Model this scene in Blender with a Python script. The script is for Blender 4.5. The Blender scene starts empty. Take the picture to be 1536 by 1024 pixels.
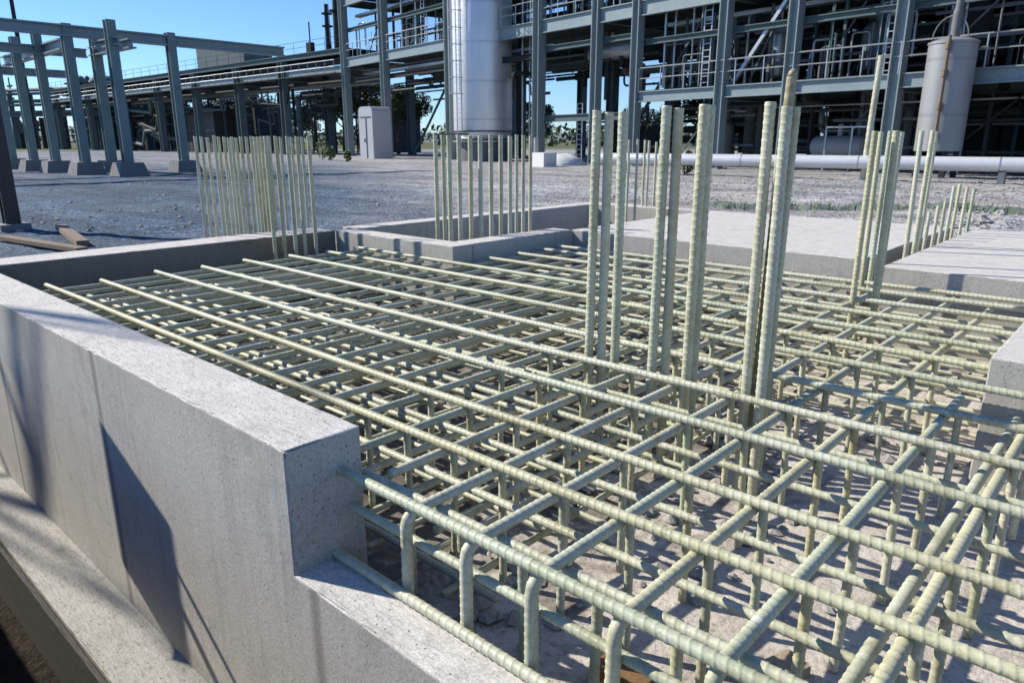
import bpy, math, random
from mathutils import Vector, Matrix, noise
random.seed(7)
R = math.radians
sc = bpy.context.scene
col = sc.collection

# ------------------------------------------------------------------ camera
F_PX, CX, CY = 1080.0, 768.0, 512.0
PITCH, YAW = math.atan(300 / F_PX), R(42.3)
cam_d = bpy.data.cameras.new('camera')
cam_d.sensor_width = 36
cam_d.lens = 36 * F_PX / 1536
cam_d.clip_start, cam_d.clip_end = 0.05, 6000
cam_d.dof.use_dof = True
cam_d.dof.focus_distance = 2.6
cam_d.dof.aperture_fstop = 9.0
cam = bpy.data.objects.new('camera', cam_d)
col.objects.link(cam)
cam.location = (0, 0, 1)
cam.rotation_euler = (R(90) - PITCH, 0, YAW)
sc.camera = cam
_F0 = Vector((-math.sin(YAW), math.cos(YAW), 0)); _R = Vector((_F0.y, -_F0.x, 0))
_F = _F0 * math.cos(PITCH) - Vector((0, 0, math.sin(PITCH)))
_U = Vector((0, 0, math.cos(PITCH))) + _F0 * math.sin(PITCH)
CAM = Vector((0, 0, 1))
def ray(x, y): return _F + _R * ((x - CX) / F_PX) - _U * ((y - CY) / F_PX)
def at(x, y, z):                      # a measured pixel of the photo as a point on the level z
    d = ray(x, y); return CAM + d * ((z - 1) / d.z)
def proj(p):
    v = Vector(p) - CAM; w = v.dot(_F); return CX + F_PX * v.dot(_R) / w, CY - F_PX * v.dot(_U) / w
def on_x(x, y, X): d = ray(x, y); return CAM + d * (X / d.x)
def on_y(x, y, Y): d = ray(x, y); return CAM + d * (Y / d.y)

# ------------------------------------------------------------------ materials
def new_mat(name):
    m = bpy.data.materials.new(name); m.use_nodes = True
    nt = m.node_tree
    return m, nt, nt.nodes['Principled BSDF']
class NG:
    def __init__(s, nt): s.nt = nt
    def n(s, t, **kw):
        nd = s.nt.nodes.new(t)
        for k, v in kw.items():
            if k in nd.inputs.keys() if isinstance(k, str) else False: nd.inputs[k].default_value = v
            else: setattr(nd, k, v)
        return nd
    def link(s, a, b): s.nt.links.new(a, b)
    def coord(s, scale=(1, 1, 1), kind='Object'):
        tc = s.n('ShaderNodeTexCoord'); mp = s.n('ShaderNodeMapping')
        mp.inputs['Scale'].default_value = scale
        s.link(tc.outputs[kind], mp.inputs['Vector']); return mp.outputs['Vector']
    def noise(s, vec, scale, detail=6, rough=.6, dist=0):
        nd = s.n('ShaderNodeTexNoise'); s.link(vec, nd.inputs['Vector'])
        nd.inputs['Scale'].default_value = scale; nd.inputs['Detail'].default_value = detail
        nd.inputs['Roughness'].default_value = rough; nd.inputs['Distortion'].default_value = dist
        return nd.outputs['Fac']
    def vor(s, vec, scale, out='Distance', feature='F1', rand=1):
        nd = s.n('ShaderNodeTexVoronoi'); s.link(vec, nd.inputs['Vector'])
        nd.feature = feature
        nd.inputs['Scale'].default_value = scale; nd.inputs['Randomness'].default_value = rand
        return nd.outputs[out]
    def ramp(s, fac, stops):
        nd = s.n('ShaderNodeValToRGB'); s.link(fac, nd.inputs['Fac'])
        cr = nd.color_ramp
        while len(cr.elements) < len(stops): cr.elements.new(.5)
        for e, (p, c) in zip(cr.elements, stops):
            e.position = p; e.color = (*c, 1) if isinstance(c, tuple) else (c, c, c, 1)
        return nd.outputs['Color']
    def mix(s, fac, a, b, mode='MIX'):
        nd = s.n('ShaderNodeMix'); nd.data_type = 'RGBA'; nd.blend_type = mode
        for sock, v in ((nd.inputs[0], fac), (nd.inputs[6], a), (nd.inputs[7], b)):
            if hasattr(v, 'is_linked'): s.link(v, sock)
            elif isinstance(v, tuple): sock.default_value = (*v, 1)
            else: sock.default_value = v
        return nd.outputs[2]
    def math(s, op, a, b=0.5):
        nd = s.n('ShaderNodeMath'); nd.operation = op
        for sock, v in ((nd.inputs[0], a), (nd.inputs[1], b)):
            if hasattr(v, 'is_linked'): s.link(v, sock)
            else: sock.default_value = v
        return nd.outputs[0]
    def bump(s, h, strength, dist, normal=None):
        nd = s.n('ShaderNodeBump'); nd.inputs['Strength'].default_value = strength
        nd.inputs['Distance'].default_value = dist; s.link(h, nd.inputs['Height'])
        if normal is not None: s.link(normal, nd.inputs['Normal'])
        return nd.outputs['Normal']

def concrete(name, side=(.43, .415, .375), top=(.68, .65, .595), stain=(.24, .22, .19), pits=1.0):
    m, nt, b = new_mat(name); g = NG(nt)
    o = g.coord()
    big = g.noise(o, 1.1, 6, .6); mid = g.noise(o, 7, 8, .65); fine = g.noise(o, 90, 5, .7)
    streak = g.noise(g.coord((9, 9, .35)), 1.6, 8, .65, .4)
    streak2 = g.noise(g.coord((40, 40, .8)), 1.0, 4, .6)
    geo = g.n('ShaderNodeNewGeometry'); sep = g.n('ShaderNodeSeparateXYZ'); g.link(geo.outputs['Normal'], sep.inputs[0])
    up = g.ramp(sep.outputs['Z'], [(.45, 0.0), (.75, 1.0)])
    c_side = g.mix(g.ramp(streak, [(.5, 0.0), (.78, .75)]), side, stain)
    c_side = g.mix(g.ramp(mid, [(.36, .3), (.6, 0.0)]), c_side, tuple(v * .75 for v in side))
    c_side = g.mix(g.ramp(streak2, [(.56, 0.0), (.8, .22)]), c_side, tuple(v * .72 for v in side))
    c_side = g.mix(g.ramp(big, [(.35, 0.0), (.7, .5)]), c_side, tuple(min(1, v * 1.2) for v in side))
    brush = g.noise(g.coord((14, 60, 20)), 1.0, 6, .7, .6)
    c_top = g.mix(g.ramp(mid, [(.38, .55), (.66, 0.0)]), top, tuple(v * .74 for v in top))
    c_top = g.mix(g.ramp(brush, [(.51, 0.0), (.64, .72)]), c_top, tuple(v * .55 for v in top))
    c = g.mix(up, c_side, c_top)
    c = g.mix(1.0, c, g.ramp(fine, [(.25, .7), (.7, 1.16)]), 'MULTIPLY')
    grain = g.noise(o, 260, 3, .7); c = g.mix(1.0, c, g.ramp(grain, [(.3, .72), (.6, 1.1)]), 'MULTIPLY')
    blot = g.noise(o, 2.7, 7, .7, 1.2); c = g.mix(g.ramp(blot, [(.55, 0.0), (.7, .45)]), c, stain)
    # formwork board joints: hairlines at board width
    wv = g.n('ShaderNodeTexWave'); wv.bands_direction = 'X'; wv.inputs['Scale'].default_value = .163; wv.inputs['Distortion'].default_value = .25; wv.inputs['Detail Scale'].default_value = 3
    g.link(o, wv.inputs['Vector']); jn = g.math('MULTIPLY', g.ramp(wv.outputs['Fac'], [(0.0, 1.0), (.00022, 0.0)]), g.math('SUBTRACT', 1.0, up))
    c = g.mix(g.math('MULTIPLY', jn, .6), c, tuple(v * .5 for v in stain))
    vd = g.vor(o, 42); pit = g.ramp(vd, [(.11, 1.0), (.2, 0.0)])
    sel = g.ramp(g.vor(o, 42, 'Color'), [(.5, 0.0), (.58, 1.0)])
    pit = g.math('MULTIPLY', pit, sel)
    c = g.mix(g.math('MULTIPLY', pit, .75 * pits), c, (.09, .085, .08))
    g.link(c, b.inputs['Base Color'])
    b.inputs['Roughness'].default_value = .88
    b.inputs['Specular IOR Level'].default_value = .25
    h = g.math('ADD', g.math('MULTIPLY', fine, .35), g.math('MULTIPLY', brush, g.math('MULTIPLY', up, 2.2)))
    h = g.math('SUBTRACT', h, g.math('MULTIPLY', pit, .9 * pits))
    h = g.math('ADD', h, g.math('MULTIPLY', mid, .5))
    g.link(g.bump(h, .55, .006), b.inputs['Normal'])
    return m

def rebar_mat(name, base=(.475, .485, .365), dirt=(.33, .32, .2)):
    m, nt, b = new_mat(name); g = NG(nt)
    o = g.coord(); oi = g.n('ShaderNodeObjectInfo')
    wob = g.n('ShaderNodeVectorMath'); wob.operation = 'ADD'
    sc_ = g.n('ShaderNodeVectorMath'); sc_.operation = 'SCALE'; sc_.inputs[0].default_value = (13, 7, 29)
    g.link(oi.outputs['Random'], sc_.inputs['Scale']); g.link(o, wob.inputs[0]); g.link(sc_.outputs[0], wob.inputs[1])
    v = wob.outputs[0]
    n1 = g.noise(v, 2.3, 5, .6); n2 = g.noise(v, 26, 6, .7); n3 = g.noise(v, 120, 3, .6)
    c = g.mix(g.ramp(n1, [(.47, 0.0), (.66, .85)]), base, dirt)
    c = g.mix(g.ramp(n2, [(.48, 0.0), (.74, .65)]), c, (.62, .61, .53))
    c = g.mix(g.ramp(n2, [(.26, .8), (.44, 0.0)]), c, (.22, .22, .14))
    c = g.mix(1.0, c, g.ramp(n3, [(.3, .86), (.7, 1.08)]), 'MULTIPLY')
    n4 = g.noise(v, 9, 8, .75); c = g.mix(g.ramp(n4, [(.6, 0.0), (.66, .8)]), c, (.66, .64, .58)); c = g.mix(g.ramp(n4, [(.3, .75), (.37, 0.0)]), c, (.2, .19, .11))
    tint = g.ramp(oi.outputs['Random'], [(0.0, (.9, .95, .87)), (.35, (1.0, 1.0, 1.0)), (.65, (1.06, 1.04, 1.0)), (1.0, (1.0, .95, .78))])
    c = g.mix(1.0, c, tint, 'MULTIPLY')
    g.link(c, b.inputs['Base Color'])
    g.link(g.ramp(n2, [(.3, .36), (.7, .68)]), b.inputs['Roughness'])
    b.inputs['Specular IOR Level'].default_value = .5
    g.link(g.bump(n3, .25, .002), b.inputs['Normal'])
    return m

def plain(name, c, rough=.6, metal=0.0, var=.25, scale=3.0, rust=None, bump=.0, stretch=(1, 1, 1), spec=.5):
    m, nt, b = new_mat(name); g = NG(nt)
    o = g.coord(stretch); n1 = g.noise(o, scale, 6, .65); n2 = g.noise(o, scale * 9, 5, .7)
    cc = g.mix(n1, tuple(v * (1 - var) for v in c), tuple(min(1, v * (1 + var)) for v in c))
    cc = g.mix(1.0, cc, g.ramp(n2, [(.3, 1 - var * .6), (.7, 1 + var * .2)]), 'MULTIPLY')
    if rust: cc = g.mix(g.ramp(n2, [(.56, 0.0), (.68, .8)]), cc, rust)
    g.link(cc, b.inputs['Base Color'])
    b.inputs['Roughness'].default_value = rough; b.inputs['Metallic'].default_value = metal; b.inputs['Specular IOR Level'].default_value = spec
    if bump: g.link(g.bump(n2, bump, .02), b.inputs['Normal'])
    return m

def ground_mat():
    m, nt, b = new_mat('gravel'); g = NG(nt)
    o = g.coord()
    big = g.noise(o, .22, 6, .6, .5); mid = g.noise(o, 1.6, 6, .65)
    v1 = g.vor(o, 16, 'Color'); d1 = g.vor(o, 16)
    v2 = g.vor(o, 40, 'Color'); d2 = g.vor(o, 40)
    s1 = g.n('ShaderNodeSeparateColor'); g.link(v1, s1.inputs[0])
    s2 = g.n('ShaderNodeSeparateColor'); g.link(v2, s2.inputs[0])
    stone = g.math('ADD', g.math('MULTIPLY', s1.outputs[0], .55), g.math('MULTIPLY', s2.outputs[0], .45))
    c = g.ramp(stone, [(.1, (.09, .093, .1)), (.42, (.25, .255, .265)), (.7, (.40, .40, .405)), (.95, (.68, .67, .65))])
    c = g.mix(g.ramp(big, [(.42, 0.0), (.6, .75)]), c, g.mix(.55, c, (.43, .38, .32)))
    c = g.mix(1.0, c, g.ramp(mid, [(.3, .68), (.68, 1.15)]), 'MULTIPLY')
    band = g.noise(g.coord((.07, .55, 1)), 1.4, 6, .65, .8)
    c = g.mix(1.0, c, g.ramp(band, [(.34, .72), (.5, 1.05), (.66, 1.45)]), 'MULTIPLY')
    geo = g.n('ShaderNodeNewGeometry'); sep = g.n('ShaderNodeSeparateXYZ'); g.link(geo.outputs['Position'], sep.inputs[0])
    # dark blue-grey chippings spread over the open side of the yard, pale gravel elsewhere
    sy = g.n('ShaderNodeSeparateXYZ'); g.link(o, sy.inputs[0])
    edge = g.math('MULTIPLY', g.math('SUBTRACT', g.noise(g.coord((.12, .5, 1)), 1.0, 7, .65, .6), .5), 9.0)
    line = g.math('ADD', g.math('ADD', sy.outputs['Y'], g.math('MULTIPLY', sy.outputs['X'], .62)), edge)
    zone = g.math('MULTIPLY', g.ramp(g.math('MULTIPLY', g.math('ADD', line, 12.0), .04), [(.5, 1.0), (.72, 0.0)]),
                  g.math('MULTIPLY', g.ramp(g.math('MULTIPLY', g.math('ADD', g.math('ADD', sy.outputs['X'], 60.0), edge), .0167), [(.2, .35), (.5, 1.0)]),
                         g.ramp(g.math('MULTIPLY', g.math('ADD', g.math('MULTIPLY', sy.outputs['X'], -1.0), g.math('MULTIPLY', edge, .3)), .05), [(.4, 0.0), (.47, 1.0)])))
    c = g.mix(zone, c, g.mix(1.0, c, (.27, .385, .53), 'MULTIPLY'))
    # beyond the works the gravel gives way to dry grass
    vl = g.n('ShaderNodeVectorMath'); vl.operation = 'LENGTH'; g.link(geo.outputs['Position'], vl.inputs[0])
    far = g.ramp(g.math('DIVIDE', vl.outputs['Value'], 400), [(.25, 0.0), (.36, 1.0)])
    c = g.mix(far, c, (.12, .13, .06))
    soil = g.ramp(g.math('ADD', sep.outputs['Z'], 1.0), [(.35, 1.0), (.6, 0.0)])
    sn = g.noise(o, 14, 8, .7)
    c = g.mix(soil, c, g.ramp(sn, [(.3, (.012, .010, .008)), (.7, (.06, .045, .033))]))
    g.link(c, b.inputs['Base Color']); b.inputs['Roughness'].default_value = .95
    b.inputs['Specular IOR Level'].default_value = .15
    h = g.math('ADD', g.math('MULTIPLY', d1, .8), g.math('MULTIPLY', d2, .4))
    h = g.math('ADD', h, g.math('MULTIPLY', mid, 1.2)); h = g.math('ADD', h, g.math('MULTIPLY', g.math('MULTIPLY', sn, soil), 2.0))
    g.link(g.bump(h, .7, .045), b.inputs['Normal'])
    return m

def blinding_mat():
    m, nt, b = new_mat('blinding_concrete'); g = NG(nt)
    o = g.coord()
    n0 = g.noise(o, .8, 5, .6); n1 = g.noise(o, 4.5, 8, .7, .8); n2 = g.noise(o, 38, 6, .7)
    c = g.mix(g.ramp(n1, [(.4, 0.0), (.62, 1.0)]), (.6, .55, .485), (.42, .375, .32))
    c = g.mix(g.ramp(n2, [(.33, .6), (.5, 0.0)]), c, (.16, .15, .13))
    c = g.mix(g.ramp(n0, [(.6, 0.0), (.74, .5)]), c, (.3, .2, .09))
    # shade under the bars painted into the floor, denser towards the far end
    sx = g.n('ShaderNodeSeparateXYZ'); g.link(o, sx.inputs[0])
    mat_shade = g.math('ADD', g.math('MULTIPLY', sx.outputs['X'], -.22), n1)
    c = g.mix(g.ramp(mat_shade, [(.78, 0.0), (1.05, .85)]), c, g.mix(n2, (.05, .042, .034), (.2, .165, .13)))
    g.link(c, b.inputs['Base Color']); b.inputs['Roughness'].default_value = .95
    g.link(g.bump(g.math('ADD', n1, n2), .55, .02), b.inputs['Normal'])
    return m

def leaf_mat(name, a, b2):
    m, nt, b = new_mat(name); g = NG(nt)
    n1 = g.noise(g.coord(), 1.3, 4, .6)
    g.link(g.mix(g.ramp(n1, [(.35, 0.0), (.65, 1.0)]), a, b2), b.inputs['Base Color'])
    b.inputs['Roughness'].default_value = .7
    return m

def clad_metal(name, c, rough=.38, metal=.75, pitch=1.0, seam_v=.6):
    # insulated sheet cladding: rolled bands with lapped seams
    m, nt, b = new_mat(name); g = NG(nt)
    o = g.coord(); n1 = g.noise(g.coord((1, 1, .15)), 2.5, 6, .6); n2 = g.noise(o, 30, 4, .6)
    wv = g.n('ShaderNodeTexWave'); wv.bands_direction = 'Z'; wv.inputs['Scale'].default_value = .314 / pitch
    g.link(o, wv.inputs['Vector']); seam = g.ramp(wv.outputs['Fac'], [(0.0, 0.0), (.02, 1.0)])
    cc = g.mix(n1, tuple(v * .78 for v in c), tuple(min(1, v * 1.15) for v in c))
    cc = g.mix(seam, tuple(v * seam_v for v in c), cc)
    g.link(cc, b.inputs['Base Color']); b.inputs['Metallic'].default_value = metal
    g.link(g.ramp(n2, [(.3, rough * .8), (.7, rough * 1.3)]), b.inputs['Roughness'])
    g.link(g.bump(g.math('ADD', g.math('MULTIPLY', n2, .15), seam), .1, .01), b.inputs['Normal'])
    return m

M = dict(
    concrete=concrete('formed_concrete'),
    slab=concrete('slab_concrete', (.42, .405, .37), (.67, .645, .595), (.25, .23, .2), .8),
    kerb=concrete('dark_sided_kerb_concrete', (.2, .185, .15), (.68, .64, .59), (.12, .11, .085)),  # sides darker and browner than the other concrete
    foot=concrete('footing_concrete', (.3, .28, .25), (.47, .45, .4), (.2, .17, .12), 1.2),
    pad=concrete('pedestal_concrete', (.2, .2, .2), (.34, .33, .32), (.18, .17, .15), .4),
    rebar=rebar_mat('coated_rebar'),
    rebar_old=rebar_mat('stained_rebar', (.3, .29, .19), (.22, .15, .07)),
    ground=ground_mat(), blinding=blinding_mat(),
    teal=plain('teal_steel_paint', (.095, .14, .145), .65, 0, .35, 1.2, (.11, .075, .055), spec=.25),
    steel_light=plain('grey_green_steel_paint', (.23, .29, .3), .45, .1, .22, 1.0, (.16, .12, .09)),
    portal=plain('pale_green_steel_paint', (.17, .235, .235), .5, .1, .25, 1.2, (.13, .1, .08)),
    steel_dark=plain('dark_steel', (.04, .048, .05), .85, 0, .4, 1.5, (.07, .04, .028), spec=.15),
    galv=plain('galvanised_steel', (.45, .47, .48), .4, .7, .2, 2.0),
    grate=plain('deck_grating', (.07, .075, .075), .7, .3, .3, 3.0),
    silver=clad_metal('silver_cladding', (.74, .76, .78), .42, .55, 2.4, .8),
    tankm=clad_metal('weathered_tank_plate', (.31, .315, .315), .48, .4, 1.9, .8),
    pipe_white=plain('pale_pipe_coating', (.66, .67, .67), .35, .25, .12, .8),
    pipe_grey=plain('grey_pipe', (.15, .16, .165), .6, 0, .35, 1.5, (.12, .08, .06), spec=.3),
    pipe_dark=plain('dark_pipe', (.035, .04, .042), .75, 0, .45, 1.5, (.09, .045, .028), spec=.2),
    white=plain('white_panel', (.34, .36, .375), .5, 0, .08, .8),
    tarp=plain('white_tarpaulin', (.68, .68, .67), .7, 0, .12, 2.0, None, .6),
    timber=plain('weathered_timber', (.22, .16, .11), .85, 0, .35, 5.0, None, .4, (1, 1, .1)),
    wood_pale=plain('pale_timber', (.36, .29, .2), .85, 0, .3, 5.0, None, .4),
    form=plain('shade_dark_formwork', (.035, .03, .024), .8, 0, .5, 2.5, (.09, .075, .05), .4, (.3, 1, 3)),  # colour taken down to stand in for shade beside the footing
    brown=plain('brown_painted_steel', (.045, .037, .033), .6, .1, .3, 2.0, (.1, .05, .03)),
    cladding=plain('grey_sheet_cladding', (.22, .23, .24), .6, .2, .15, .4),
    bark=plain('bark', (.07, .055, .04), .95, 0, .4, 6.0, None, .6),
    leaf=leaf_mat('dark_leaves', (.02, .04, .016), (.055, .09, .03)),
    leaf2=leaf_mat('bright_leaves', (.05, .085, .02), (.13, .17, .04)),
    cloth=plain('green_geotextile', (.13, .17, .145), .9, 0, .4, 5.0, None, .6),
    stone=plain('rubble_stone', (.38, .36, .335), .95, 0, .4, 9.0, None, .6),
    yellow=plain('yellow_paint', (.6, .42, .03), .5, 0, .15, 3.0),
)

# ------------------------------------------------------------------ mesh helpers
class MB:
    def __init__(s): s.v, s.f = [], []
    def quad_box(s, P):           # 8 corners: 4 bottom ccw, 4 top ccw
        i = len(s.v); s.v += [Vector(p) for p in P]
        s.f += [tuple(i + k for k in q) for q in ((3, 2, 1, 0), (4, 5, 6, 7), (0, 1, 5, 4), (1, 2, 6, 5), (2, 3, 7, 6), (3, 0, 4, 7))]
        return s
    def box(s, x0, x1, y0, y1, z0, z1):
        return s.quad_box([(x0, y0, z0), (x1, y0, z0), (x1, y1, z0), (x0, y1, z0), (x0, y0, z1), (x1, y0, z1), (x1, y1, z1), (x0, y1, z1)])
    def bar(s, a, b, w, h, up=Vector((0, 0, 1))):   # rectangular bar from a to b
        a, b = Vector(a), Vector(b); d = (b - a).normalized()
        if abs(d.dot(up)) > .99: up = Vector((0, 1, 0))
        r = d.cross(up).normalized() * w / 2; u = r.normalized().cross(d) * h / 2
        return s.quad_box([a - r - u, a + r - u, b + r - u, b - r - u, a - r + u, a + r + u, b + r + u, b - r + u])
    def ibeam(s, a, b, w, h, t=.06, up=Vector((0, 0, 1))):
        a, b = Vector(a), Vector(b); d = (b - a).normalized()
        if abs(d.dot(up)) > .99: up = Vector((0, 1, 0))
        r = d.cross(up).normalized(); u = r.cross(d)
        s.bar(a + u * (h / 2 - t / 2), b + u * (h / 2 - t / 2), w, t, up)
        s.bar(a - u * (h / 2 - t / 2), b - u * (h / 2 - t / 2), w, t, up)
        s.bar(a, b, t * .8, h - 2 * t - .002, up)
        return s
    def tube(s, pts, r, n=10, cap=True):
        pts = [Vector(p) for p in pts]; rs = r if isinstance(r, (list, tuple)) else [r] * len(pts)
        t = (pts[1] - pts[0]).normalized()
        nrm = t.orthogonal().normalized(); rings = []
        for i, p in enumerate(pts):
            if 0 < i < len(pts) - 1: tt = ((pts[i + 1] - p).normalized() + (p - pts[i - 1]).normalized()).normalized()
            elif i: tt = (p - pts[i - 1]).normalized()
            else: tt = t
            nrm = (nrm - tt * nrm.dot(tt)).normalized(); bi = tt.cross(nrm)
            k = len(s.v); rings.append(k)
            s.v += [p + (nrm * math.cos(2 * math.pi * j / n) + bi * math.sin(2 * math.pi * j / n)) * rs[i] for j in range(n)]
        for a, b in zip(rings, rings[1:]):
            s.f += [(a + j, a + (j + 1) % n, b + (j + 1) % n, b + j) for j in range(n)]
        if cap:
            s.f.append(tuple(rings[0] + j for j in reversed(range(n)))); s.f.append(tuple(rings[-1] + j for j in range(n)))
        return s
    def lathe(s, c, prof, n=32):     # prof: (r, z) from bottom to top around a vertical axis at c
        c = Vector(c); rings = []
        for r, z in prof:
            rings.append(len(s.v)); s.v += [c + Vector((r * math.cos(2 * math.pi * j / n), r * math.sin(2 * math.pi * j / n), z)) for j in range(n)]
        for a, b in zip(rings, rings[1:]):
            s.f += [(a + j, a + (j + 1) % n, b + (j + 1) % n, b + j) for j in range(n)]
        s.f.append(tuple(rings[0] + j for j in reversed(range(n)))); s.f.append(tuple(rings[-1] + j for j in range(n)))
        return s
    def build(s, name, mat, parent=None, smooth=False):
        me = bpy.data.meshes.new(name); me.from_pydata([tuple(v) for v in s.v], [], s.f); me.update()
        if smooth:
            me.shade_smooth()
            try: me.set_sharp_from_angle(angle=R(40))
            except Exception: pass
        me.materials.append(M[mat] if isinstance(mat, str) else mat)
        o = bpy.data.objects.new(name, me); col.objects.link(o)
        if parent is not None:
            o.parent = parent
            o.matrix_parent_inverse = Matrix.Translation(-parent.location)
        return o

def tag(o, label, cat, group=None):
    o['label'] = label; o['category'] = cat
    if group: o['group'] = group
    return o
def empty(name, loc, label, cat, group=None):
    o = bpy.data.objects.new(name, None); o.location = loc; o.empty_display_size = .2; col.objects.link(o)
    return tag(o, label, cat, group)
ORD = 'zeroth first second third fourth fifth sixth seventh eighth ninth tenth eleventh twelfth thirteenth fourteenth fifteenth sixteenth seventeenth eighteenth nineteenth twentieth'.split()
def nth(i):
    if i <= 20: return ORD[i]
    t = {2: 'twenty', 3: 'thirty', 4: 'forty'}[i // 10]
    return {2: 'twentieth', 3: 'thirtieth', 4: 'fortieth'}[i // 10] if i % 10 == 0 else t + '-' + ORD[i % 10]

def eroded_box(name, x0, x1, y0, y1, z0, z1, mat, step=.05, c=.007, open_faces=(), seed=0, amp=.6):
    """a cast block: its arrises are slightly rounded and chipped"""
    def line(a, b):
        n = max(2, int((b - a) / step)); n = min(n, 160)
        return [a, a + c] + [a + (b - a) * i / n for i in range(1, n)] + [b - c, b]
    L = [line(x0, x1), line(y0, y1), line(z0, z1)]
    mb = MB(); idx = {}
    def vid(i, j, k):
        key = (i, j, k)
        if key in idx: return idx[key]
        p = Vector((L[0][i], L[1][j], L[2][k])); ext = []
        for a, q in enumerate(key):
            if (a, q > 0) in open_faces and q in (0, len(L[a]) - 1): continue
            if q == 0: ext.append((a, 1))
            elif q == len(L[a]) - 1: ext.append((a, -1))
        if len(ext) >= 2:
            nz = noise.noise(p * 9 + Vector((seed, 0, 0))) + .6 * noise.noise(p * 31 + Vector((seed, 5, 0)))
            chip = c * (.3 + amp * max(0, nz) * 2.8)
            for a, s in ext: p[a] += s * chip
        elif len(ext) == 1:
            pass
        idx[key] = len(mb.v); mb.v.append(p); return idx[key]
    n = [len(l) - 1 for l in L]
    for a in range(3):
        b_, c_ = [(1, 2), (2, 0), (0, 1)][a]
        for side in (0, n[a]):
            if (a, side > 0) in open_faces: continue
            for i in range(n[b_]):
                for j in range(n[c_]):
                    q = []
                    for di, dj in ((0, 0), (1, 0), (1, 1), (0, 1)):
                        key = [0, 0, 0]; key[a] = side; key[b_] = i + di; key[c_] = j + dj; q.append(vid(*key))
                    mb.f.append(tuple(q) if side else tuple(reversed(q)))
    return mb if name is None else mb.build(name, mat)

# ------------------------------------------------------------------ ribbed bars
def rebar_mb(pts, r, pitch=.03, sides=10, rib=.13, per=9, bend=0.0, phase0=0.0, slant=.16):
    """ribbed bar along a polyline whose corners are rounded with radius BEND"""
    pts = [Vector(p) for p in pts]; path = [pts[0]]
    for i in range(1, len(pts) - 1):
        a, b, c = pts[i - 1], pts[i], pts[i + 1]
        d1 = (a - b).normalized(); d2 = (c - b).normalized()
        for k in range(7):
            t = k / 6; p0, p2 = b + d1 * bend, b + d2 * bend
            path.append((1 - t) ** 2 * p0 + 2 * t * (1 - t) * b + t * t * p2)
    path.append(pts[-1])
    seg = [(path[i + 1] - path[i]).length for i in range(len(path) - 1)]; L = sum(seg)
    n = max(4, int(L / pitch * per)); mb = MB()
    tang = (path[1] - path[0]).normalized(); nrm = tang.orthogonal().normalized(); rings = []
    i, acc = 0, 0.0
    for k in range(n + 1):
        s = L * k / n
        while i < len(seg) - 1 and s > acc + seg[i]: acc += seg[i]; i += 1
        d = (path[i + 1] - path[i]).normalized(); p = path[i] + d * (s - acc)
        nrm = (nrm - d * nrm.dot(d)).normalized(); bi = d.cross(nrm)
        rings.append(len(mb.v))
        for j in range(sides):
            th = 2 * math.pi * j / sides
            ph = (s / pitch + slant * math.cos(th) + phase0) * 2 * math.pi
            bump = ((ph / (2 * math.pi)) % 1.0) ** 5.0 - .12
            lug = .05 if j in (0, sides // 2) else 0
            mb.v.append(p + (nrm * math.cos(th) + bi * math.sin(th)) * r * (1 + rib * bump + lug))
    for a, b in zip(rings, rings[1:]):
        mb.f += [(a + j, a + (j + 1) % sides, b + (j + 1) % sides, b + j) for j in range(sides)]
    mb.f.append(tuple(rings[0] + j for j in reversed(range(sides)))); mb.f.append(tuple(rings[-1] + j for j in range(sides)))
    return mb
_cache = {}
def rebar(name, kind, r, pts, label, cat='rebar', group=None, mat='rebar', **kw):
    """place a bar; straight bars of one length share a mesh"""
    a = Vector(pts[0])
    if len(pts) == 2:
        b = Vector(pts[1]); L = round((b - a).length, 2); key = (r, L, mat, tuple(kw.items()))
        if key not in _cache:
            mb = rebar_mb([(0, 0, 0), (L, 0, 0)], r, **kw)
            if L > 2 and abs(a.z - b.z) < .1:          # bars handled on site are never dead straight
                sd_ = len(_cache) * 3.7
                for v in mb.v:
                    v.y += .009 * noise.noise(Vector((v.x * .55, sd_, 0))); v.z += .0035 * noise.noise(Vector((v.x * .8, sd_, 5)))
            o = mb.build(name, mat, smooth=False); o.data.shade_smooth(); _cache[key] = o.data
        else:
            o = bpy.data.objects.new(name, _cache[key]); col.objects.link(o)
        d = (b - a).normalized()
        o.rotation_euler = d.to_track_quat('X', 'Z').to_euler(); o.location = a
    else:
        rel = [Vector(p) - a for p in pts]; key = (r, tuple(tuple(round(c, 3) for c in p) for p in rel), mat)
        if key not in _cache:
            o = rebar_mb(rel, r, **kw).build(name, mat); o.data.shade_smooth(); _cache[key] = o.data
        else:
            o = bpy.data.objects.new(name, _cache[key]); col.objects.link(o)
        o.location = a
    return tag(o, label, cat, group)

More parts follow.
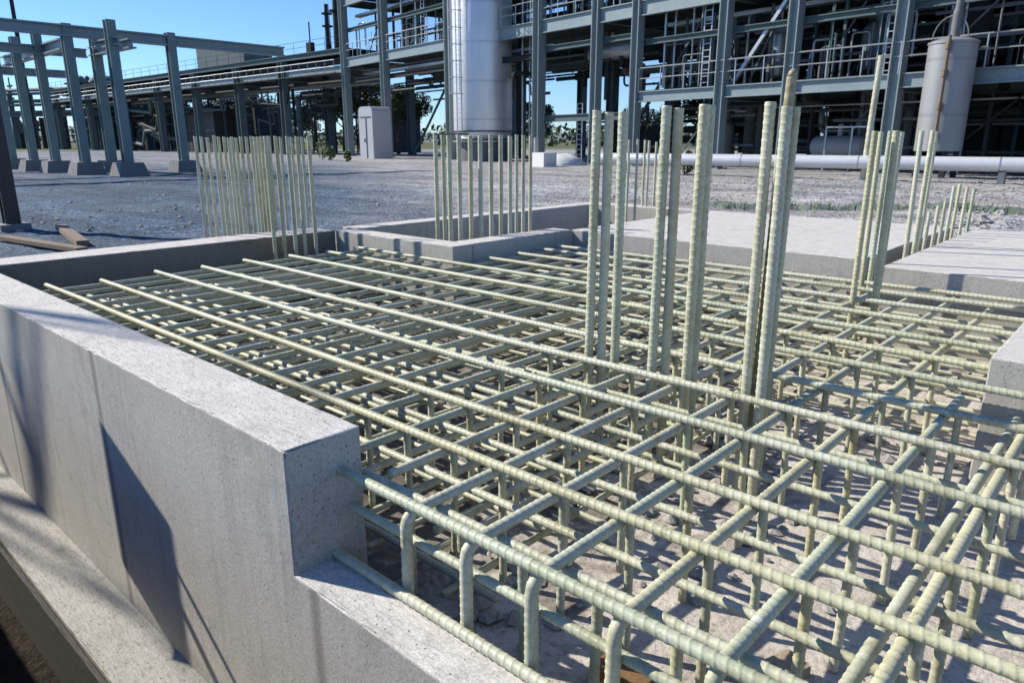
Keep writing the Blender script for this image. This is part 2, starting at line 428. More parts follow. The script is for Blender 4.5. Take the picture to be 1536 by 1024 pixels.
# ------------------------------------------------------------------ ground (one sheet)
def axis(fine0, fine1, step, lo, hi, extra):
    s = set(extra); x = fine0
    while x <= fine1 + 1e-6: s.add(round(x, 4)); x += step
    d = step; x = fine1
    while x < hi: d *= 1.25; x += d; s.add(round(min(x, hi), 3))
    d = step; x = fine0
    while x > lo: d *= 1.25; x -= d; s.add(round(max(x, lo), 3))
    return sorted(s)
GX = axis(-16, 6, .22, -2500, 2500, [-9.6, -9.4, -7.42, -7.22])
GY = axis(-3, 24, .22, -2500, 2500, [-.15, .05, 1.16, 1.28, 9.93, 10.07])
def ground_z(x, y):
    if (-7.3 < x < 3 and 1.2 < y < 10) or (-9.5 < x < 3 and 0 < y < 1.25):
        return -1.95 + .04 * noise.noise(Vector((x * 3, y * 3, 0))) + .03 * noise.noise(Vector((x * 11, y * 11, 2)))
    near = max(0, 1 - max(abs(x + 5) - 12, abs(y - 10) - 16, 0) / 30)
    z = -.3 + near * (.035 * noise.noise(Vector((x * .7, y * .7, 0))) + .03 * noise.noise(Vector((x * 2.7, y * 2.7, 1))))
    if x > -6 and 10.3 < y < 22:    # low bank of spread gravel behind the slabs
        z += .18 * math.exp(-((y - 14.2 - .12 * x) / 1.6) ** 2) * min(1, (x + 6) / 3) + .04 * noise.noise(Vector((x * 1.3, y * 1.6, 7)))
    return z
g = MB(); nx, ny = len(GX), len(GY)
for y in GY:
    for x in GX: g.v.append(Vector((x, y, ground_z(x, y))))
for j in range(ny - 1):
    for i in range(nx - 1): g.f.append((j * nx + i, j * nx + i + 1, (j + 1) * nx + i + 1, (j + 1) * nx + i))
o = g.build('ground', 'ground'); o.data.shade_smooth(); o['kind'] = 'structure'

# ------------------------------------------------------------------ concrete works
WX0, WX1, WY0, WY1, LEDGE, FLOOR = -7.65, -2.06, 1.13, 1.44, -.474, -.66
# the near wall: tall length and, past its end, the low ledge, cast as one
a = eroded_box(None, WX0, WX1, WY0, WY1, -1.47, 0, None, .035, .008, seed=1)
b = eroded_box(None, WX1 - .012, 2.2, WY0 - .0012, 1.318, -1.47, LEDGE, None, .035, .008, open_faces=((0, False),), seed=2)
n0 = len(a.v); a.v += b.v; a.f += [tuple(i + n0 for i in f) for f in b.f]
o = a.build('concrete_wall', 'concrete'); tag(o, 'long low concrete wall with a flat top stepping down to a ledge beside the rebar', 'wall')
o = eroded_box('wall_footing', -9, 2.2, .83, WY0 + .08, -1.95, -1.45, 'foot', .05, .008, seed=3)
tag(o, 'rough concrete footing strip at the base of the long wall above dark soil', 'footing')
o = eroded_box('formwork_board', -9, 2.2, .797, .827, -1.93, -1.472, 'form', .06, .006, seed=31)  # board added as a dark stand-in for shade on the footing side
tag(o, 'formwork board added along the side of the footing strip, dark in place of shade', 'board')
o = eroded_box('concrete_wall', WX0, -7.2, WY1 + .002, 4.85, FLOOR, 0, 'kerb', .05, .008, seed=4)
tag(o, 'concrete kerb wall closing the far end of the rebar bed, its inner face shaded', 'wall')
o = eroded_box('concrete_wall', -7.198, -5.2, 4.852, 5.12, FLOOR, 0, 'concrete', .05, .008, seed=5)
a = eroded_box(None, -5.48, -5.2, 5.122, 6.75, FLOOR, 0, None, .05, .008, seed=6)
n0 = len(o.data.vertices)
bpy.data.objects.remove(o)
mb = eroded_box(None, -7.198, -5.2, 4.852, 5.12, FLOOR, 0, None, .05, .008, seed=5)
n0 = len(mb.v); mb.v += a.v; mb.f += [tuple(i + n0 for i in f) for f in a.f]
o = mb.build('corner_wall', 'concrete'); tag(o, 'concrete corner wall jutting into the rebar bed in front of the row of upright bars', 'wall')
o = eroded_box('rear_wall', -7.45, -7.15, 5.124, 10.2, FLOOR, 0, 'concrete', .06, .008, seed=7)
tag(o, 'thin concrete wall behind the sunken pit, facing the gravel yard', 'wall')
o = eroded_box('rear_wall', -7.148, -5.202, 9.9, 10.2, FLOOR, 0, 'concrete', .06, .008, seed=8)
tag(o, 'short concrete wall closing the far side of the sunken pit beside the big slab', 'wall')
o = eroded_box('concrete_slab', -5.2, -1.95, 6.752, 10.1, FLOOR, 0, 'slab', .07, .008, seed=9)
tag(o, 'wide pale concrete slab with smooth top behind the rebar bed', 'slab')
o = eroded_box('concrete_slab', -1.72, 2.2, 6.45, 10.1, FLOOR, .0, 'slab', .07, .008, seed=10)
tag(o, 'pale concrete slab with a pitted front edge, next to the short upright bars', 'slab')
o = eroded_box('concrete_slot', -1.948, -1.722, 6.9, 10.05, FLOOR, -.22, 'concrete', .08, .006, seed=12)
o.name = 'concrete_strip'; tag(o, 'sunken concrete strip in the slot between the two pale slabs', 'slab')
o = eroded_box('concrete_block', -.53, 2.2, 4.0, 6.0, FLOOR, 0, 'concrete', .05, .008, seed=11)
tag(o, 'concrete block at the edge of the rebar bed that cuts the long bars short', 'block')
# blinding layer under the bars, and the pit floor
fl = MB(); n = 60
fx = [-7.2 + (9.4) * i / n for i in range(n + 1)]; fy = [1.3 + 8.7 * i / n for i in range(n + 1)]
for y in fy:
    for x in fx: fl.v.append(Vector((x, y, FLOOR + .004 + .02 * noise.noise(Vector((x * 2, y * 2, 3))) + .012 * noise.noise(Vector((x * 7, y * 7, 3))))))
for j in range(n):
    for i in range(n): fl.f.append((j * (n + 1) + i, j * (n + 1) + i + 1, (j + 1) * (n + 1) + i + 1, (j + 1) * (n + 1) + i))
o = fl.build('pit_floor', 'blinding'); o.data.shade_smooth(); o['kind'] = 'structure'

# ------------------------------------------------------------------ rebar mat
RB = .018
ZT = -.142
TOPY = [1.345, 1.75, 2.12, 2.61, 3.03, 3.47, 3.93, 4.36, 4.79, 5.22, 5.64, 6.06, 6.38]
TOPX = [-.03 - .277 * i for i in range(25)]
def x_span(y):
    a = -6.72
    if y > 4.8: a = -5.12
    b = .6
    if y > 3.99: b = -.532
    if y > 5.95: b = .6
    return a, b
rj = random.Random(3)
def jit(s): return rj.uniform(-s, s)
for i, y in enumerate(TOPY):
    x0, x1 = x_span(y)
    if i == 0: x0 = WX1 - .05
    z = ZT + jit(.003)
    rebar('long_rebar', 'x', RB, [(x0 + (jit(.06) if i else 0), y + jit(.012), z), (x1, y + jit(.012), z + jit(.004))],
          f'pale green ribbed top bar running lengthwise, {nth(i + 1)} from the ledge', group='lengthwise bars of the top layer', rib=.13, pitch=.031, sides=12)
rebar('long_rebar', 'x', .016, [(WX1 - .04, 1.475, -.212), (.6, 1.475, -.214)], 'thinner ribbed bar tucked under the cross bars just inside the first lengthwise bar', rib=.13, pitch=.031)
for i, x in enumerate(TOPX):
    y1 = 6.35
    if x < -5.15: y1 = 4.78
    elif x < -1.93: y1 = 6.68
    if x > -.6: y1 = 3.83
    x_ = x + jit(.012); z = ZT - 2 * RB - .001
    lab = f'pale green cross bar of the top layer, {nth(i + 1)} from the camera end'
    if x > -1.95:
        rebar('bent_rebar', 'y', RB * 1.08, [(x_, 1.338 + jit(.004), LEDGE - .13), (x_, 1.338, z), (x_, y1, z)], lab.replace('pale green cross', 'ledge-hooked cross'), group='cross bars of the top layer', rib=.13, pitch=.031, sides=12, bend=.055)
    else:
        rebar('cross_rebar', 'y', RB * .97, [(x_, WY1 + .06 + jit(.03), z), (x_ + jit(.01), y1, z)], lab, group='cross bars of the top layer', rib=.13, pitch=.031)
Z2 = -.292
for i, y in enumerate(TOPY):
    x0, x1 = x_span(y)
    yy = y + .012
    lab = f'lower lengthwise bar hanging below the {nth(i + 1)} top bar from the ledge'
    if i == 0: x0 = WX1 - .04; yy = 1.374
    rebar('long_rebar', 'x', .0155, [(x0 + (.1 + jit(.06) if i else 0), yy + jit(.01), Z2 + jit(.004)), (x1, yy + jit(.01), Z2)], lab, group='lengthwise bars of the second layer', rib=.13, pitch=.03)
rebar('long_rebar', 'x', .018, [(WX1 - .04, 1.296, LEDGE + .019), (.6, 1.30, LEDGE + .019)], 'ribbed bar lying on the bare concrete ledge', rib=.13, pitch=.031)
for i, x in enumerate(TOPX):
    y1 = 6.35
    if x < -5.15: y1 = 4.78
    elif x < -1.93: y1 = 6.68
    if x > -.6: y1 = 3.83
    if i < 6 and i != 1: continue
    xx = x - .062 - .01 * (i % 3)
    if i == 1:
        rebar('cross_rebar', 'y', .0195, [(x - .058, 1.515, ZT - .09), (x - .052, y1, ZT - .09)], 'stout pale cross bar lying tight against the second cross bar from the camera end', group='cross bars of the second layer', rib=.13, pitch=.031, sides=12)
        continue
    rebar('cross_rebar', 'y', .0165, [(xx, 1.54 + jit(.03), Z2 - .049), (xx + jit(.02), y1, Z2 - .049)], f'lower cross bar lying beside the {nth(i + 1)} top cross bar from the camera end', group='cross bars of the second layer', rib=.13, pitch=.03, sides=8)
for i, (y, y2) in enumerate(zip(TOPY[1:9], TOPY[2:10])):
    ym = (y + y2) / 2 + .03
    x0, x1 = x_span(ym)
    rebar('long_rebar', 'x', .0135, [(x0 + .12 + jit(.08), ym + jit(.012), ZT - 4 * RB - .014), (-2.35 + .3 * math.sin(i * 1.7), ym + jit(.012), ZT - 4 * RB - .014)], f'thin lengthwise bar tucked under the cross bars between the {nth(i + 2)} and {nth(i + 3)} top bars', group='thin bars under the cross bars', rib=.13, pitch=.03)
# bottom mat
ZB = FLOOR + .085
k = 0; y = 1.62
while y < 6.4:
    x0, x1 = x_span(y); k += 1
    if y < 4: x1 = -1.75 + .25 * math.sin(k * 2.1)
    rebar('long_rebar', 'x', .014, [(x0 + .1 + jit(.1), y + jit(.02), ZB), (x1, y + jit(.02), ZB + jit(.01))], 'dusty ribbed bar low in the bottom mat near the floor, running lengthwise', group='lengthwise bars of the bottom mat', rib=.13, pitch=.04, sides=6, per=3)
    y += .235
x = -1.75
while x > -6.9:
    y1 = 4.78 if x < -5.15 else (6.68 if x < -1.93 else 6.35)
    if x > -.6: y1 = 3.83
    rebar('cross_rebar', 'y', .014, [(x + jit(.02), 1.55 + jit(.04), ZB - .029), (x + jit(.03), y1, ZB - .029)], 'dusty ribbed bar low in the bottom mat near the floor, running crosswise', group='cross bars of the bottom mat', rib=.13, pitch=.04, sides=6, per=3)
    x -= .225
# upright spacers below the crossings of the top mat
for i, y in enumerate(TOPY[1:8]):
    for j, x in enumerate(TOPX[:(10 if i < 4 else 8)]):
        if x > -.6 and y > 3.8: continue
        xx, yy = x + .034 + jit(.008), y + .032 + jit(.006)
        rebar('spacer_bar', 'z', .0155, [(xx, yy, FLOOR + .01), (xx + jit(.012), yy + jit(.01), ZT - .012)],
              f'upright spacer bar where the {nth(i + 2)} lengthwise and {nth(j + 1)} cross bars meet', 'rebar', 'upright spacer bars under the top mat', rib=.13, pitch=.03, sides=8)
# hanging legs along the inner side of the ledge
for j, x in enumerate(TOPX[1:8]):
    rebar('spacer_bar', 'z', .017, [(x + .09, 1.515 + jit(.01), FLOOR + .01), (x + .09 + jit(.01), 1.515, -.23)], f'upright spacer bar behind the ledge, {nth(j + 1)} from the camera end', 'rebar', 'upright spacer bars behind the ledge', rib=.13, pitch=.03, sides=8)

# ------------------------------------------------------------------ upright starter bars
def upright(px, row, plane, val, base_z, r, label, group, mat='rebar', dx=0, top_z=None, pitch=.036, **kw):
    p = on_y(px, row, val) if plane == 'y' else on_x(px, row, val)
    tz = p.z if top_z is None else top_z
    return rebar('starter_bar', 'z', r, [(p.x + dx, p.y, base_z), (p.x, p.y, round(tz, 2))], label, 'rebar', group, mat=mat, pitch=pitch, **kw)
G = 'tall upright bars in the middle of the bed'
WH = ['leftmost of the three tall upright bars nearest the corner wall', 'middle of the three tall upright bars nearest the corner wall', 'right of the three tall upright bars nearest the corner wall',
      'front bar of the tall pair in the middle of the bed', 'rear bar of the tall pair in the middle of the bed',
      'front bar of the tall upright two standing close together before the big slab', 'rear bar mostly hidden behind a tall one before the big slab',
      'thick tall upright bar standing just before the one with the pointed extension', 'tall upright bar doubled by an olive-stained bar', 'tall upright bar hidden behind the olive-stained one']
for k, (px, row, yv) in enumerate(((896, 165, 3.10), (914, 168, 3.13), (935, 167, 3.10), (1000.5, 160, 3.10), (1018.5, 163, 3.14), (1057, 157, 3.10), (1066, 159, 3.2), (1156, 154, 3.10), (1181, 159, 3.10), (1193, 160, 3.18))):
    upright(px, row, 'y', yv, FLOOR + .01, .0235, WH[k], G, dx=jit(.012), rib=.13, sides=14, per=9)
p = on_y(1189, 104, 3.15)
mb = rebar_mb([(p.x - .05, 3.15, FLOOR + .01), (p.x, 3.15, p.z - .03)], .021, .034, 12, .1, 6)
k0 = len(mb.v)
mb.tube([(p.x, 3.15, p.z - .03), (p.x + .004, 3.15, p.z - .012), (p.x + .010, 3.152, p.z)], [.021, .017, .009], 12)
o = mb.build('starter_bar', 'rebar_old'); o.data.shade_smooth(); tag(o, 'tallest upright bar, olive-stained, with a tapered tip rising above its neighbours', 'rebar', G)
upright(1168, 240, 'y', 3.3, FLOOR + .01, .017, 'thin upright bar in the gap beside the olive-stained tall bar', G)
# right group by the second slab
G = 'upright bars at the corner of the pitted slab'
for k, (px, row, yv, r, bz) in enumerate(((1313, 196, 5.62, .021, FLOOR), (1322, 198, 6.2, .019, FLOOR), (1345, 196, 5.7, .026, FLOOR), (1353, 197, 6.25, .02, FLOOR), (1336, 197, 7.2, .02, -.3), (1383, 197, 7.35, .022, -.3), (1400, 196, 7.5, .023, -.3), (1405, 197, 8.0, .018, -.3))):
    lab = ['slim upright bar at the front of the group by the pitted slab', 'second slim upright bar from the left by the pitted slab', 'thickest upright bar in front of the slot between the slabs', 'slim bar close behind the thickest upright bar by the slot',
           'upright bar rising from the slot, hidden behind the thickest one', 'upright bar rising from the slot before the weathered tank', 'thick upright bar beside the pitted slab, in line with the tank', 'slim upright bar behind the rightmost tall one by the tank'][k]
    p = on_y(px, row, yv)
    if k >= 4: p = on_x(px, row, -1.83)
    rebar('starter_bar', 'z', r, [(p.x + jit(.02), p.y, bz), (p.x, p.y, round(p.z, 2))], lab, 'rebar', G, pitch=.034, rib=.13, sides=10)
# short ones along the far part of the slot
G = 'short upright bars along the far end of the slab slot'
for k, (px, row, br) in enumerate(((1428, 279, 352), (1440, 276, 349), (1448, 280, 344), (1463, 283, 340), (1434, 303, 357), (1413, 320, 366), (1401, 326, 371), (1424, 310, 361))):
    q = at(px - (br - row) * .12, br, 0)
    rebar('starter_bar', 'z', .018, [(-1.84, q.y, -.3), (-1.83, q.y, round(on_y(px, row, q.y).z, 2))], f'short ribbed bar stub rising from the far end of the slab slot, {nth(k + 1)} by height' if k < 4 else 'low ribbed bar stub rising from the slot beside the pitted slab', 'rebar', G, pitch=.034, rib=.13, sides=8)
# row in the sunken pit behind the corner wall
G = 'row of upright bars behind the corner wall'
for k, px in enumerate((652.7, 664, 673, 688, 705, 720, 736, 751, 765, 775, 785, 796)):
    xv = (-6.35, -6.6, -5.95, -5.9, -5.85, -5.85, -5.85, -5.85, -5.85, -6.4, -5.9, -5.85)[k]
    upright(px, 202 + (k % 3), 'x', xv, FLOOR, .025 if k < 9 else .022, f'upright bar in the row behind the corner wall, {nth(k + 1)} from the dense cluster side', G, rib=.13, sides=8)
# dense cluster at the far kerb wall
G = 'dense cluster of upright bars at the far kerb wall'
inside = {575, 650, 735, 805, 890}
for k, cx in enumerate((60, 105, 150, 200, 232, 272, 305, 330, 360, 395, 435, 470, 495, 520, 545, 575, 600, 650, 685, 735, 765, 805, 842, 890)):
    px = 280 + cx / 4.88
    if cx in inside: upright(px, 205, 'x', -7.02, FLOOR, .021, f'upright bar standing inside the kerb wall, {nth(sorted(inside).index(cx) + 1)} from the open end', G, rib=.13, sides=8)
    else: upright(px, 205 + jit(1.5), 'x', -7.95 - .22 * (k % 3), -.45, .0185, f'upright bar of the dense cluster outside the far kerb wall, {nth(k + 1)} from its open end', G, rib=.13, sides=8)
G = 'small upright bars in the far corner of the pit'
for k, (px, row) in enumerate(((944, 210), (957, 209), (968, 210), (974, 211), (985, 213), (990, 224))):
    upright(px, row, 'x', -6.35 + .12 * (k % 2), FLOOR, .02, f'small distant upright bar in the far pit corner, {nth(k + 1)} from the rear wall', G, rib=.13, sides=6)

# rubble and dirt lying on the floor between the bars
rb = MB(); rr = random.Random(5)
def pebble(mb, c, r, rnd):
    i = len(mb.v); a = rnd.uniform(0, 6.28)
    sx, sy, sz = r * rnd.uniform(.7, 1.3), r * rnd.uniform(.7, 1.3), r * rnd.uniform(.4, .8)
    P = [(1, 0, 0), (.4, .9, .1), (-.6, .8, -.1), (-1, -.1, .1), (-.4, -.9, 0), (.6, -.8, .1), (.2, .1, 1), (-.3, -.2, .8), (0, 0, -1)]
    for x, y, z in P:
        x *= sx * rnd.uniform(.8, 1.2); y *= sy * rnd.uniform(.8, 1.2)
        mb.v.append(Vector((c[0] + x * math.cos(a) - y * math.sin(a), c[1] + x * math.sin(a) + y * math.cos(a), c[2] + z * sz)))
    for q in range(6): mb.f.append((i + q, i + (q + 1) % 6, i + (6 if q < 3 else 7))); mb.f.append((i + (q + 1) % 6, i + q, i + 8))
    mb.f += [(i + 6, i + 3, i + 7), (i + 7, i + 0, i + 6)]
for _ in range(2600):
    x, y = rr.uniform(-7, .3), rr.uniform(1.55, 6.6)
    if x < -5.1 and y > 4.7: continue
    if noise.noise(Vector((x * .9, y * .9, 9))) < -.1 + .25 * rr.random(): continue
    pebble(rb, (x, y, FLOOR + .015), rr.choice((.012, .02, .02, .035, .05)), rr)
o = rb.build('rubble', 'stone'); o['kind'] = 'stuff'; tag(o, 'loose stones and mortar crumbs scattered under the rebar', 'rubble')
for k, (x, y, L, a, wz) in enumerate(((-1.1, 1.62, .5, .1, .05), (-.78, 1.66, .42, 1.2, .04))):
    c, s = math.cos(a), math.sin(a)
    o = MB().bar((x, y, FLOOR + .05), (x + L * c, y + L * s, FLOOR + .06), .09, wz).build('timber_offcut', plain('orange_timber', (.2, .115, .045), .9, 0, .5, 8.0) if k == 0 else 'wood_pale')
    tag(o, ('rusty orange timber offcut lying under the bars behind the ledge', 'pale timber offcut wedged crosswise under the bars behind the ledge')[k], 'timber')

# ------------------------------------------------------------------ plant: facade frame of reference
def fac(x): return at(x, 212 + .0346 * (x + 115), -.3)
O0 = fac(780); UX = (fac(1300) - O0).normalized(); NN = Vector((-UX.y, UX.x, 0))
if NN.dot(_F0) < 0: NN = -NN
GZ = -.3
def fp(u, n, z): p = O0 + UX * u + NN * n; return Vector((p.x, p.y, z))
cu = [(fac(x) - O0).dot(UX) for x in (526, 583, 678, 807, 890, 948, 1073, 1172, 1325)] + [30.5, 36.0]
DEPTH = (0, 6.5, 13)
frame = empty('process_structure', fp(0, 0, GZ), 'tall open steel process structure of grey-green columns and decked beams behind the yard', 'structure')
def ph(mb, name, mat): return mb.build(name, mat, frame)
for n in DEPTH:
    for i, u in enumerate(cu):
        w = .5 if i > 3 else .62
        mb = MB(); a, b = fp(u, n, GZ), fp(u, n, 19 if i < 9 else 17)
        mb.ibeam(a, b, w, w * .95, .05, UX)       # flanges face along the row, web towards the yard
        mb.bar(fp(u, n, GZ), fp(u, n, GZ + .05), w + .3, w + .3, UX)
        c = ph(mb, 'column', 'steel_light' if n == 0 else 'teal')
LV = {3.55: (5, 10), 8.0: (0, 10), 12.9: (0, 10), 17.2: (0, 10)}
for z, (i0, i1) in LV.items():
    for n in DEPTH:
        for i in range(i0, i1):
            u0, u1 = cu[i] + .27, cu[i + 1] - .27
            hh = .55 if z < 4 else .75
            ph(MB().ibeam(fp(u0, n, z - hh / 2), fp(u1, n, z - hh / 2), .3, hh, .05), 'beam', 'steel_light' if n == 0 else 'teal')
    mb = MB()
    a, b, c, d = fp(cu[i0], .3, 0), fp(cu[i1], .3, 0), fp(cu[i1], 13.4, 0), fp(cu[i0], 13.4, 0)
    mb.quad_box([(q.x, q.y, z + .003) for q in (a, b, c, d)] + [(q.x, q.y, z + .06) for q in (a, b, c, d)])
    ph(mb, 'deck', 'grate')
    for i in range(i0, i1 + 1):
        for n0, n1 in ((.3, 6.2), (6.8, 12.7)):
            ph(MB().ibeam(fp(cu[i], n0, z - .35), fp(cu[i], n1, z - .35), .25, .6, .05), 'beam', 'teal') if i % 2 == 0 else None
# lesser beams between columns
for (i, j, n, z, h, m_) in ((3, 5, 0, 2.35, .4, 'teal'), (3, 5, 6.5, 5.4, .5, 'teal'), (0, 3, 6.5, 6.3, .5, 'teal'), (0, 3, 0, 6.1, .35, 'steel_dark'), (5, 10, 6.5, 5.9, .4, 'teal'), (5, 10, 13, 5.8, .4, 'teal'), (5, 10, 0, 6.0, .28, 'teal'), (3, 5, 0, 6.4, .3, 'teal'), (0, 3, 0, 10.3, .3, 'teal'), (3, 10, 0, 10.4, .3, 'teal')):
    ph(MB().ibeam(fp(cu[i] + .3, n + .3, z), fp(cu[j] - .3, n + .3, z), .25, h, .04), 'beam', m_)
# railings
for (i0, i1, z) in ((5, 10, 3.61), (0, 3, 8.06), (3, 10, 8.06), (0, 3, 12.96)):
    mb = MB(); ua, ub = cu[i0] + .3, cu[i1] - .3
    mb.tube([fp(ua, -.12, z + 1.08), fp(ub, -.12, z + 1.08)], .032, 6); mb.tube([fp(ua, -.12, z + .56), fp(ub, -.12, z + .56)], .026, 6)
    u = ua
    while u <= ub: mb.tube([fp(u, -.12, z - .1), fp(u, -.12, z + 1.08)], .028, 6); u += 1.5
    ph(mb, 'railing', 'galv')
# diagonal braces
for (i, n, z0, z1, flip) in ((6, .4, 3.6, 7.6, 0), (0, 6.5, GZ, 6.2, 0), (1, 6.5, GZ, 6.2, 1), (3, 6.5, GZ, 5.2, 0), (8, 6.5, 3.6, 7.6, 1), (2, 13, 8.1, 12.5, 0), (7, 13, GZ, 3.2, 1), (4, 13, 8.2, 12.5, 1)):
    ua, ub = cu[i] + .3, cu[i + 1] - .3
    if flip: ua, ub = ub, ua
    ph(MB().bar(fp(ua, n, z0), fp(ub, n, z1), .16, .16), 'brace', 'galv' if i == 6 else 'teal')
# dark panels added at the back of some bays to darken the inside
for (i, z0, z1, n) in ((7, GZ, 3.1, 11.5), (5, .3, 3.1, 9.5), (8, 4, 7.2, 12.6), (6, 4, 6.6, 12.4), (3, GZ, 2.0, 7.2), (4, 3.9, 7.3, 12.5)):
    mb = MB(); ua, ub = cu[i] + .1, cu[i + 1] - .1
    mb.bar(fp(ua, n, (z0 + z1) / 2), fp(ub, n, (z0 + z1) / 2), .08, z1 - z0); ph(mb, 'darkening_panel', 'steel_dark')

def elbow(pts, rad=.35):
    pts = [Vector(p) for p in pts]; out = [pts[0]]
    for i in range(1, len(pts) - 1):
        a, b, c = pts[i - 1], pts[i], pts[i + 1]; d1 = (a - b).normalized(); d2 = (c - b).normalized()
        for k in range(6):
            t = k / 5; out.append((1 - t) ** 2 * (b + d1 * rad) + 2 * t * (1 - t) * b + t * t * (b + d2 * rad))
    out.append(pts[-1]); return out
# secondary framing, ladders and kickplates that fill the bays
sr = random.Random(11)
for i in range(10):
    for (za, zb, n) in ((GZ, 3.0, 3.4), (3.62, 7.2, 1.9), (3.62, 7.2, 4.4), (8.07, 12.1, 2.2)):
        if i < 5 and za < 8 and not (i in (3, 4) and za < 0): continue
        ua, ub = cu[i] + .3, cu[i + 1] - .3
        if ub - ua < 1.2: continue
        mb = MB(); k = 0
        for f_ in (sr.uniform(.15, .35), sr.uniform(.55, .85)):
            mb.bar(fp(ua + (ub - ua) * f_, n, za), fp(ua + (ub - ua) * f_, n, zb), .13, .13, UX)
        for f_ in (sr.uniform(.25, .4), sr.uniform(.6, .8)):
            z = za + (zb - za) * f_; mb.bar(fp(ua, n + .08, z), fp(ub, n + .08, z), .1, .12)
        mb.bar(fp(ua, n - .1, za + .2), fp(ua + (ub - ua) * .5, n - .1, zb - .2), .07, .07)
        ph(mb, 'secondary_frame', sr.choice(('teal', 'steel_dark', 'teal', 'pipe_grey')))
for (i, f_, za, zb, n) in ((5, .75, 3.6, 8.9, .5), (8, .3, GZ, 4.5, 1.1), (3, .5, GZ, 3.2, 1.2), (7, .8, 3.6, 8.9, 1.2), (1, .5, 8.06, 13.6, .8), (6, .4, 8.06, 13.6, .6)):
    u = cu[i] + (cu[i + 1] - cu[i]) * f_; mb = MB()
    for s_ in (-.22, .22): mb.bar(fp(u + s_, n, za), fp(u + s_, n, zb), .06, .06, UX)
    z = za + .2
    while z < zb: mb.bar(fp(u - .22, n, z), fp(u + .22, n, z), .035, .035); z += .3
    ph(mb, 'ladder', 'galv')
for k, (u, n, za, h, r, m_) in enumerate(((11.8, 3.2, 3.61, 2.6, .45, 'pipe_grey'), (16.6, 2.6, 3.61, 2.9, .4, 'galv'), (21.0, 3.0, 3.61, 2.4, .55, 'pipe_grey'), (25.0, 3.0, 3.61, 2.8, .5, 'pipe_dark'), (8.2, 2.4, 8.06, 2.6, .5, 'pipe_grey'), (17.4, 2.2, 8.06, 2.2, .6, 'galv'), (13.3, 3.3, GZ, 2.4, .5, 'pipe_grey'), (27.6, 4.2, GZ, 2.6, .6, 'pipe_dark'))):
    c = fp(u, n, za); root = empty('filter_pot', c, f'small upright pressure pot {"on the ground" if za < 0 else "on the first deck" if za < 5 else "on the second deck"} of the structure, {nth(k + 1)} of such pots', 'pressure pot', 'pressure pots in the structure')
    MB().lathe(c, [(r * .4, .3), (r * .9, .42), (r, .6), (r, h - .4), (r * .85, h - .18), (r * .3, h)], 18).build('shell', m_, root, True)
    for a_ in range(3):
        q = c + Vector((math.cos(a_ * 2.09), math.sin(a_ * 2.09), 0)) * r * .8; MB().bar(q, q + Vector((0, 0, .55)), .08, .08).build('leg', 'steel_dark', root)
    MB().tube(elbow([c + Vector((0, 0, h - .05)), c + Vector((0, 0, h + .5)), c + UX * .9 + Vector((0, 0, h + .5))], .2), .07, 8).build('outlet_pipe', m_, root, True)
# piping, drums, cable trays inside the structure
pr = random.Random(21)
GP = 'pipe runs inside the steel structure'
def add_pipe(pts, r, mat, label='dark process pipe run threading through the steel structure', name='process_pipe', group=GP, flange=True):
    mb = MB(); mb.tube(pts, r, 10)
    if flange:
        for a, b in zip(pts, pts[1:]):
            a, b = Vector(a), Vector(b); L = (b - a).length
            k = 2.2
            while k < L - .5:
                p = a + (b - a) * (k / L); d = (b - a).normalized()
                mb.tube([p - d * .05, p + d * .05], r * 1.35, 10); k += 4.5
    return tag(mb.build(name, mat, None, True), label, 'pipe', group)
for z0, z1, cnt in ((4.3, 7.2, 34), (8.6, 12.2, 34), (13.4, 16.5, 8), (1.2, 3.0, 24), (5.2, 7.0, 26), (6.2, 7.4, 14)):
    for k in range(cnt):
        i0 = pr.randrange(0, 8); i1 = min(10, i0 + pr.choice((1, 2, 2, 3)))
        if z0 < 4 and i0 < 3: i0, i1 = pr.choice(((3, 5), (5, 7), (6, 9), (7, 10)))
        n = pr.uniform(1.2, 12.5); z = pr.uniform(z0, z1)
        ua, ub = cu[i0] + pr.uniform(.4, 1.5), cu[i1] - pr.uniform(.4, 1.5)
        if ub - ua < 2: continue
        r = pr.choice((.05, .07, .09, .12, .16, .22))
        typ = pr.random()
        if typ < .45: pts = [fp(ua, n, z), fp(ub, n, z)]
        elif typ < .75: um = pr.uniform(ua + .8, ub - .8); dz = pr.choice((-1, 1)) * pr.uniform(.8, 2.2); pts = elbow([fp(ua, n, z), fp(um, n, z), fp(um, n, z + dz), fp(ub, n, z + dz)])
        else: um = pr.uniform(ua + .8, ub - .8); dn = pr.choice((-1, 1)) * pr.uniform(1, 3); pts = elbow([fp(ua, n, z), fp(um, n, z), fp(um, n + dn, z), fp(um, n + dn, z + pr.uniform(-2.5, 1.5))])
        add_pipe(pts, r, pr.choice(('pipe_dark', 'pipe_dark', 'pipe_dark', 'pipe_grey', 'teal', 'galv')))
for k in range(90):
    i0 = pr.randrange(0, 10); u = pr.uniform(cu[i0] + .4, cu[i0 + 1] - .4); n = pr.uniform(1.0, 12.5)
    zb = pr.choice((GZ, 3.6, 8.1)) if i0 >= 5 else pr.choice((8.1, 8.1, 6.2)); zt = zb + pr.uniform(2.5, 7)
    add_pipe([fp(u, n, zb), fp(u, n, zt)], pr.choice((.04, .06, .08, .12, .18)), pr.choice(('pipe_dark', 'pipe_dark', 'pipe_grey', 'teal', 'galv')), 'vertical dark pipe riser standing inside the steel structure', 'pipe_riser', 'pipe risers inside the steel structure')
